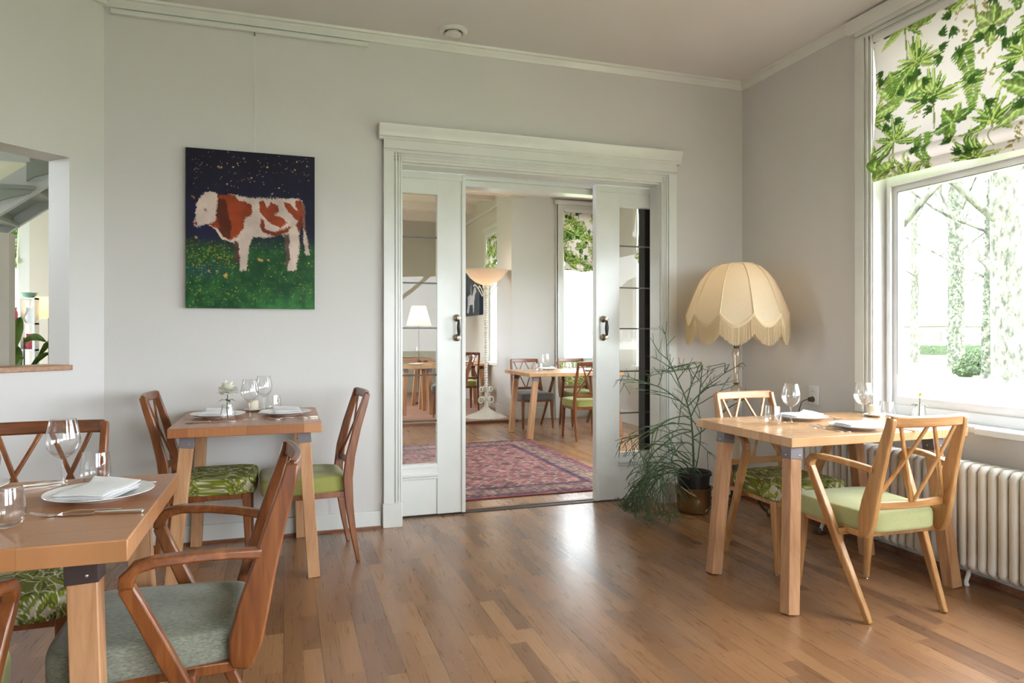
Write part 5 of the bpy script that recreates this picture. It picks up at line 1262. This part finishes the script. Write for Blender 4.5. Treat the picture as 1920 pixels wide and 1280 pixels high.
# shelf with china, hall plant
t = thing('wall_shelf', 'white open shelf unit in the hall window', 'shelf', (-2.26, 7.35, 0))
mb = MB()
for x in (-.13, -.01, .10): mb.box(x-.010, x+.010, -.06, .06, .0, 1.53)
t_sh = mb.build('side_panel', M['trimw'], t)
for z_ in (.15, .55, .88, 1.06, 1.30, 1.53): MB().box(-.14, .11, -.062, .062, z_-.016, z_).build('shelf_board', M['trimw'], t)
o = thing('green_bowl', 'green glass bowl on top of the hall shelf', 'bowl', (-2.21, 7.35, 1.5305)); MB().lathe([(0, 0), (.03, 0), (.05, .015), (.07, .045), (.067, .045), (.045, .018), (0, .006)], seg=24).build('bowl_body', plain('green_glaze', lin((150, 190, 168)), .2), o)
for i, (x, z_, mt, lb) in enumerate(((-2.33, 1.3005, 'petal_r', 'upper left'), (-2.21, 1.3005, 'china', 'upper right'), (-2.33, 1.0605, 'china', 'middle'), (-2.21, 1.0605, 'petal_r', 'lower'))):
    o = thing('vase', 'little %s vase on the %s part of the hall shelf' % ('red' if mt == 'petal_r' else 'white', lb), 'vase', (x, 7.35, z_)); MB().lathe([(0, 0), (.03, 0), (.045, .04), (.03, .09), (.02, .12), (.026, .14), (.02, .138)], seg=18).build('vase_body', M[mt], o, smooth=60)
def big_leaf(mb, base, tip, w, bend=.03, up=Vector((0, 0, 1))):
    b, e = Vector(base), Vector(tip); d = e-b; s = d.cross(Vector((.2, -.9, .35))).normalized(); n = s.cross(d).normalized(); N = 10; vs = []; fs = []
    for i in range(N+1):
        u = i/N; hw = w*math.sin(PI*min(1, u*.94+.06))**.7; c = b+d*u+Vector((0, 0, -bend*(u*2-1)**2))
        for v in (-1, -.5, 0, .5, 1): vs.append(c+s*hw*v+n*(-.02+abs(v)*.03+.004*math.sin(u*20)))
    for i in range(N):
        for j in range(4): fs.append((i*5+j, i*5+j+1, i*5+6+j, i*5+5+j))
    m = len(vs); vs += [v-n*.0012 for v in vs]; fs += [tuple(m+k for k in reversed(f)) for f in fs]
    mb.add(vs, fs)
K = Vector((-1.62, 5.30, 0))
hp = thing('hall_plant', 'broad-leaved green plant standing behind the hatch', 'plant', tuple(K))
MB().lathe([(0, 0), (.10, 0), (.12, .60), (.13, .62), (.11, .61), (.09, .05), (0, .05)], seg=28).build('pot', M['china'], hp, smooth=50)
mb = MB(); sm = MB()
for (bx, by, bz, tx, ty, tz, w) in ((-1.725, 5.40, 1.10, -1.665, 5.38, 1.345, .040), (-1.648, 5.38, 1.175, -1.495, 5.30, 1.175, .026), (-1.73, 5.30, .955, -1.610, 5.25, 1.08, .042), (-1.565, 5.42, 1.085, -1.475, 5.42, 1.17, .020), (-1.62, 5.40, .985, -1.485, 5.38, 1.10, .018), (-1.80, 5.40, 1.02, -1.95, 5.35, 1.25, .05), (-1.70, 5.45, .98, -1.72, 5.42, 1.16, .035)):
    B_, T_ = Vector((bx, by, bz))-K, Vector((tx, ty, tz))-K; big_leaf(mb, B_, T_, w); sm.tube([(0, 0, .55), (B_*.5)+Vector((0, 0, .42)), B_], .004, 6)
mb.build('leaves', M['leaf'], hp, smooth=60); sm.build('stems', M['stem'], hp)
st('floor', MB().box(-4.85, -0.22, 4.45, 8.2, 0, .002), M['hallfloor'], label='grey floor of the stair hall', cat='floor')

# ---------------------------------------------------------------- outdoors
g = MB().box(-60, 90, -60, 90, -0.75, -0.55).build('lawn', M['grass'], None); g['kind'] = 'structure'; tag(g, 'lawn and gravel outside the windows', 'ground')
def tree(x, y, r0, h, seed, label, ivy=False, lean=0, forks=3, grp=None, thick=.62):
    rr = random.Random(seed); t = thing('bare_tree', label, 'tree', (x, y, -0.56), group=grp); mb = MB(); br = MB(); tips = []
    def limb(p, d, L, rad, dep, mbx):
        n = 7; P = [p.copy()]; R = [rad]
        for i in range(n):
            d = (d+Vector((rr.gauss(0, .09), rr.gauss(0, .09), rr.gauss(.02, .05)))).normalized(); p = p+d*L/n; P.append(p.copy()); R.append(rad*(1-.45*(i+1)/n))
            if dep > 0 and i > 1 and rr.random() < .55:
                a = rr.uniform(0, 6.28); limb(p, (d*.6+Vector((math.cos(a), math.sin(a), .25))*.7).normalized(), L*rr.uniform(.35, .6), rad*.42, dep-1, br)
        mbx.tube(P, R, 12 if rad > .1 else 6)
        if dep > 0:
            for k in range(2):
                a = rr.uniform(0, 6.28); limb(p, (d+Vector((math.cos(a), math.sin(a), .2))*.5).normalized(), L*.6, R[-1]*.7, dep-1, br)
    P = [Vector((0, 0, 0)), Vector((0, 0, .3)), Vector((lean*.3, 0, h*.35)), Vector((lean*.7, 0, h*.7)), Vector((lean, 0, h))]
    mb.tube(P, [r0*1.45, r0*1.1, r0, r0*.85, r0*.6], 16)
    for k in range(forks+2):
        z_ = h*(.30+.14*k); a = rr.uniform(0, 6.28); f = z_/h; limb(Vector((lean*f, 0, z_)), Vector((math.cos(a), math.sin(a), .55)).normalized(), h*.42, r0*.32, 2, br)
    mb.build('trunk', M['bark'], t, smooth=60); br.build('branches', M['bark'], t, smooth=60, fix=False)
    if ivy:
        iv = MB()
        for i in range(900):
            z_ = rr.uniform(.1, h*.62); a = rr.uniform(0, 6.28); f = z_/h; R_ = r0*(1.12-.3*f)+rr.uniform(0, .06); c = Vector((lean*f+math.cos(a)*R_, math.sin(a)*R_, z_)); s = rr.uniform(.03, .07)
            u = Vector((-math.sin(a), math.cos(a), rr.uniform(-.4, .4)))*s; v = Vector((rr.uniform(-.3, .3), rr.uniform(-.3, .3), 1))*s; iv.add([c-u, c+v*.8, c+u, c-v], [(0, 1, 2, 3)])
        iv.build('ivy', M['ivy'], t, smooth=0, fix=False)['kind'] = 'stuff'
    return t
tree(31.5, 25.3, .26, 14, 1, 'ivy-grown slim trunk in the middle of the big window', True)
tree(34.0, 26.9, .16, 14, 2, 'thin faint trunk just right of the slim ivy-grown one')
tree(26.3, 19.7, .20, 13, 3, 'ivy-covered trunk leaning beside the thickest tree in the big window', True, .5)
tree(25.1, 18.0, .50, 13, 4, 'thickest tree trunk at the right of the big window', False, -.4)
tree(36.7, 32.0, .13, 12, 5, 'thin far trunk near the left edge of the window pane')
tree(44.3, 38.9, .12, 13, 12, 'faint farthest trunk near the left edge of the window pane')
g3 = 'trees outside the other windows'
for i, (x, y, lb) in enumerate(((5.0, 16.0, 'tree outside the narrow far window'), (6.6, 19.0, 'farther tree outside the narrow far window'), (2.5, -9.5, 'tree outside the window behind the camera, left'), (0.6, -12.0, 'tree outside the window behind the camera, right'), (9.5, 10.0, 'tree outside the side windows of the second room'))): tree(x, y, .22, 8, 20+i, lb, False, 0, 3, g3)
def bush(name, x0, x1, y0, y1, z0, z1, n, label, seed, mat):
    # leafy mass: a lumpy core and many leaf faces, one uncountable clump
    t = thing(name, label, 'hedge' if 'hedge' in name else 'bush', ((x0+x1)/2, (y0+y1)/2, z0)); rr = random.Random(seed); mb = MB(); cx, cy = (x0+x1)/2, (y0+y1)/2
    hx, hy, hz = (x1-x0)/2, (y1-y0)/2, z1-z0
    mb.ball((0, 0, hz*.45), 1, 20, 10, (hx*.85, hy*.85, hz*.5)) if 'hedge' not in name else mb.box(-hx*.92, hx*.92, -hy*.9, hy*.9, 0, hz*.93)
    mb.build('foliage_core', M['hedge'], t, smooth=60); lf = MB()
    for i in range(n):
        if 'hedge' in name: p = Vector((rr.uniform(-hx, hx), rr.uniform(-hy, hy), rr.uniform(0, hz)))
        else:
            a, b = rr.uniform(0, 6.28), rr.uniform(-.4, 1); c = math.sqrt(1-b*b); k = rr.uniform(.75, 1.05); p = Vector((hx*c*math.cos(a)*k, hy*c*math.sin(a)*k, max(.02, hz*.45+hz*.52*b*k)))
        s = rr.uniform(.03, .08); u = Vector((rr.gauss(0, 1), rr.gauss(0, 1), rr.gauss(0, 1))).normalized()*s; v = Vector((rr.gauss(0, 1), rr.gauss(0, 1), rr.gauss(0, 1))).normalized()*s
        lf.add([p-u, p+v, p+u, p-v], [(0, 1, 2, 3)])
    lf.build('leaves', mat, t, smooth=0, fix=False)['kind'] = 'stuff'; return t
bush('hedge', 50.5, 57.5, 42.0, 44.0, -.56, .30, 2500, 'low clipped hedge across the far garden', 1, M['bush'])
bush('garden_bush', 27.3, 28.7, 20.6, 22.0, -.56, .55, 1800, 'large rounded bush left of the thickest tree', 2, M['bush'])
bush('garden_bush', 26.0, 26.9, 20.3, 21.2, -.56, -.05, 900, 'smaller low bush in front of the large one', 3, M['bush'])
bush('garden_bush', 27.6, 29.6, 18.2, 19.6, -.56, .55, 1500, 'bush right of the thickest tree at the edge of the photo', 4, M['bush'])
t = thing('far_house', 'pale house far beyond the hedge', 'house', (72, 60, -.56))
MB().box(-4, 4, -5, 5, 0, 2.6).build('house_wall', M['brick_far'], t); MB().prism([(-5.4, 2.6), (5.4, 2.6), (0, 4.4)], 'x', -4.3, 4.3).build('roof', M['roof_far'], t)
for y_ in (-3.4, -1.2, 1.0, 3.2): MB().box(-4.05, -3.99, y_-.5, y_+.5, .9, 2.0).build('house_window', M['roof_far'], t)
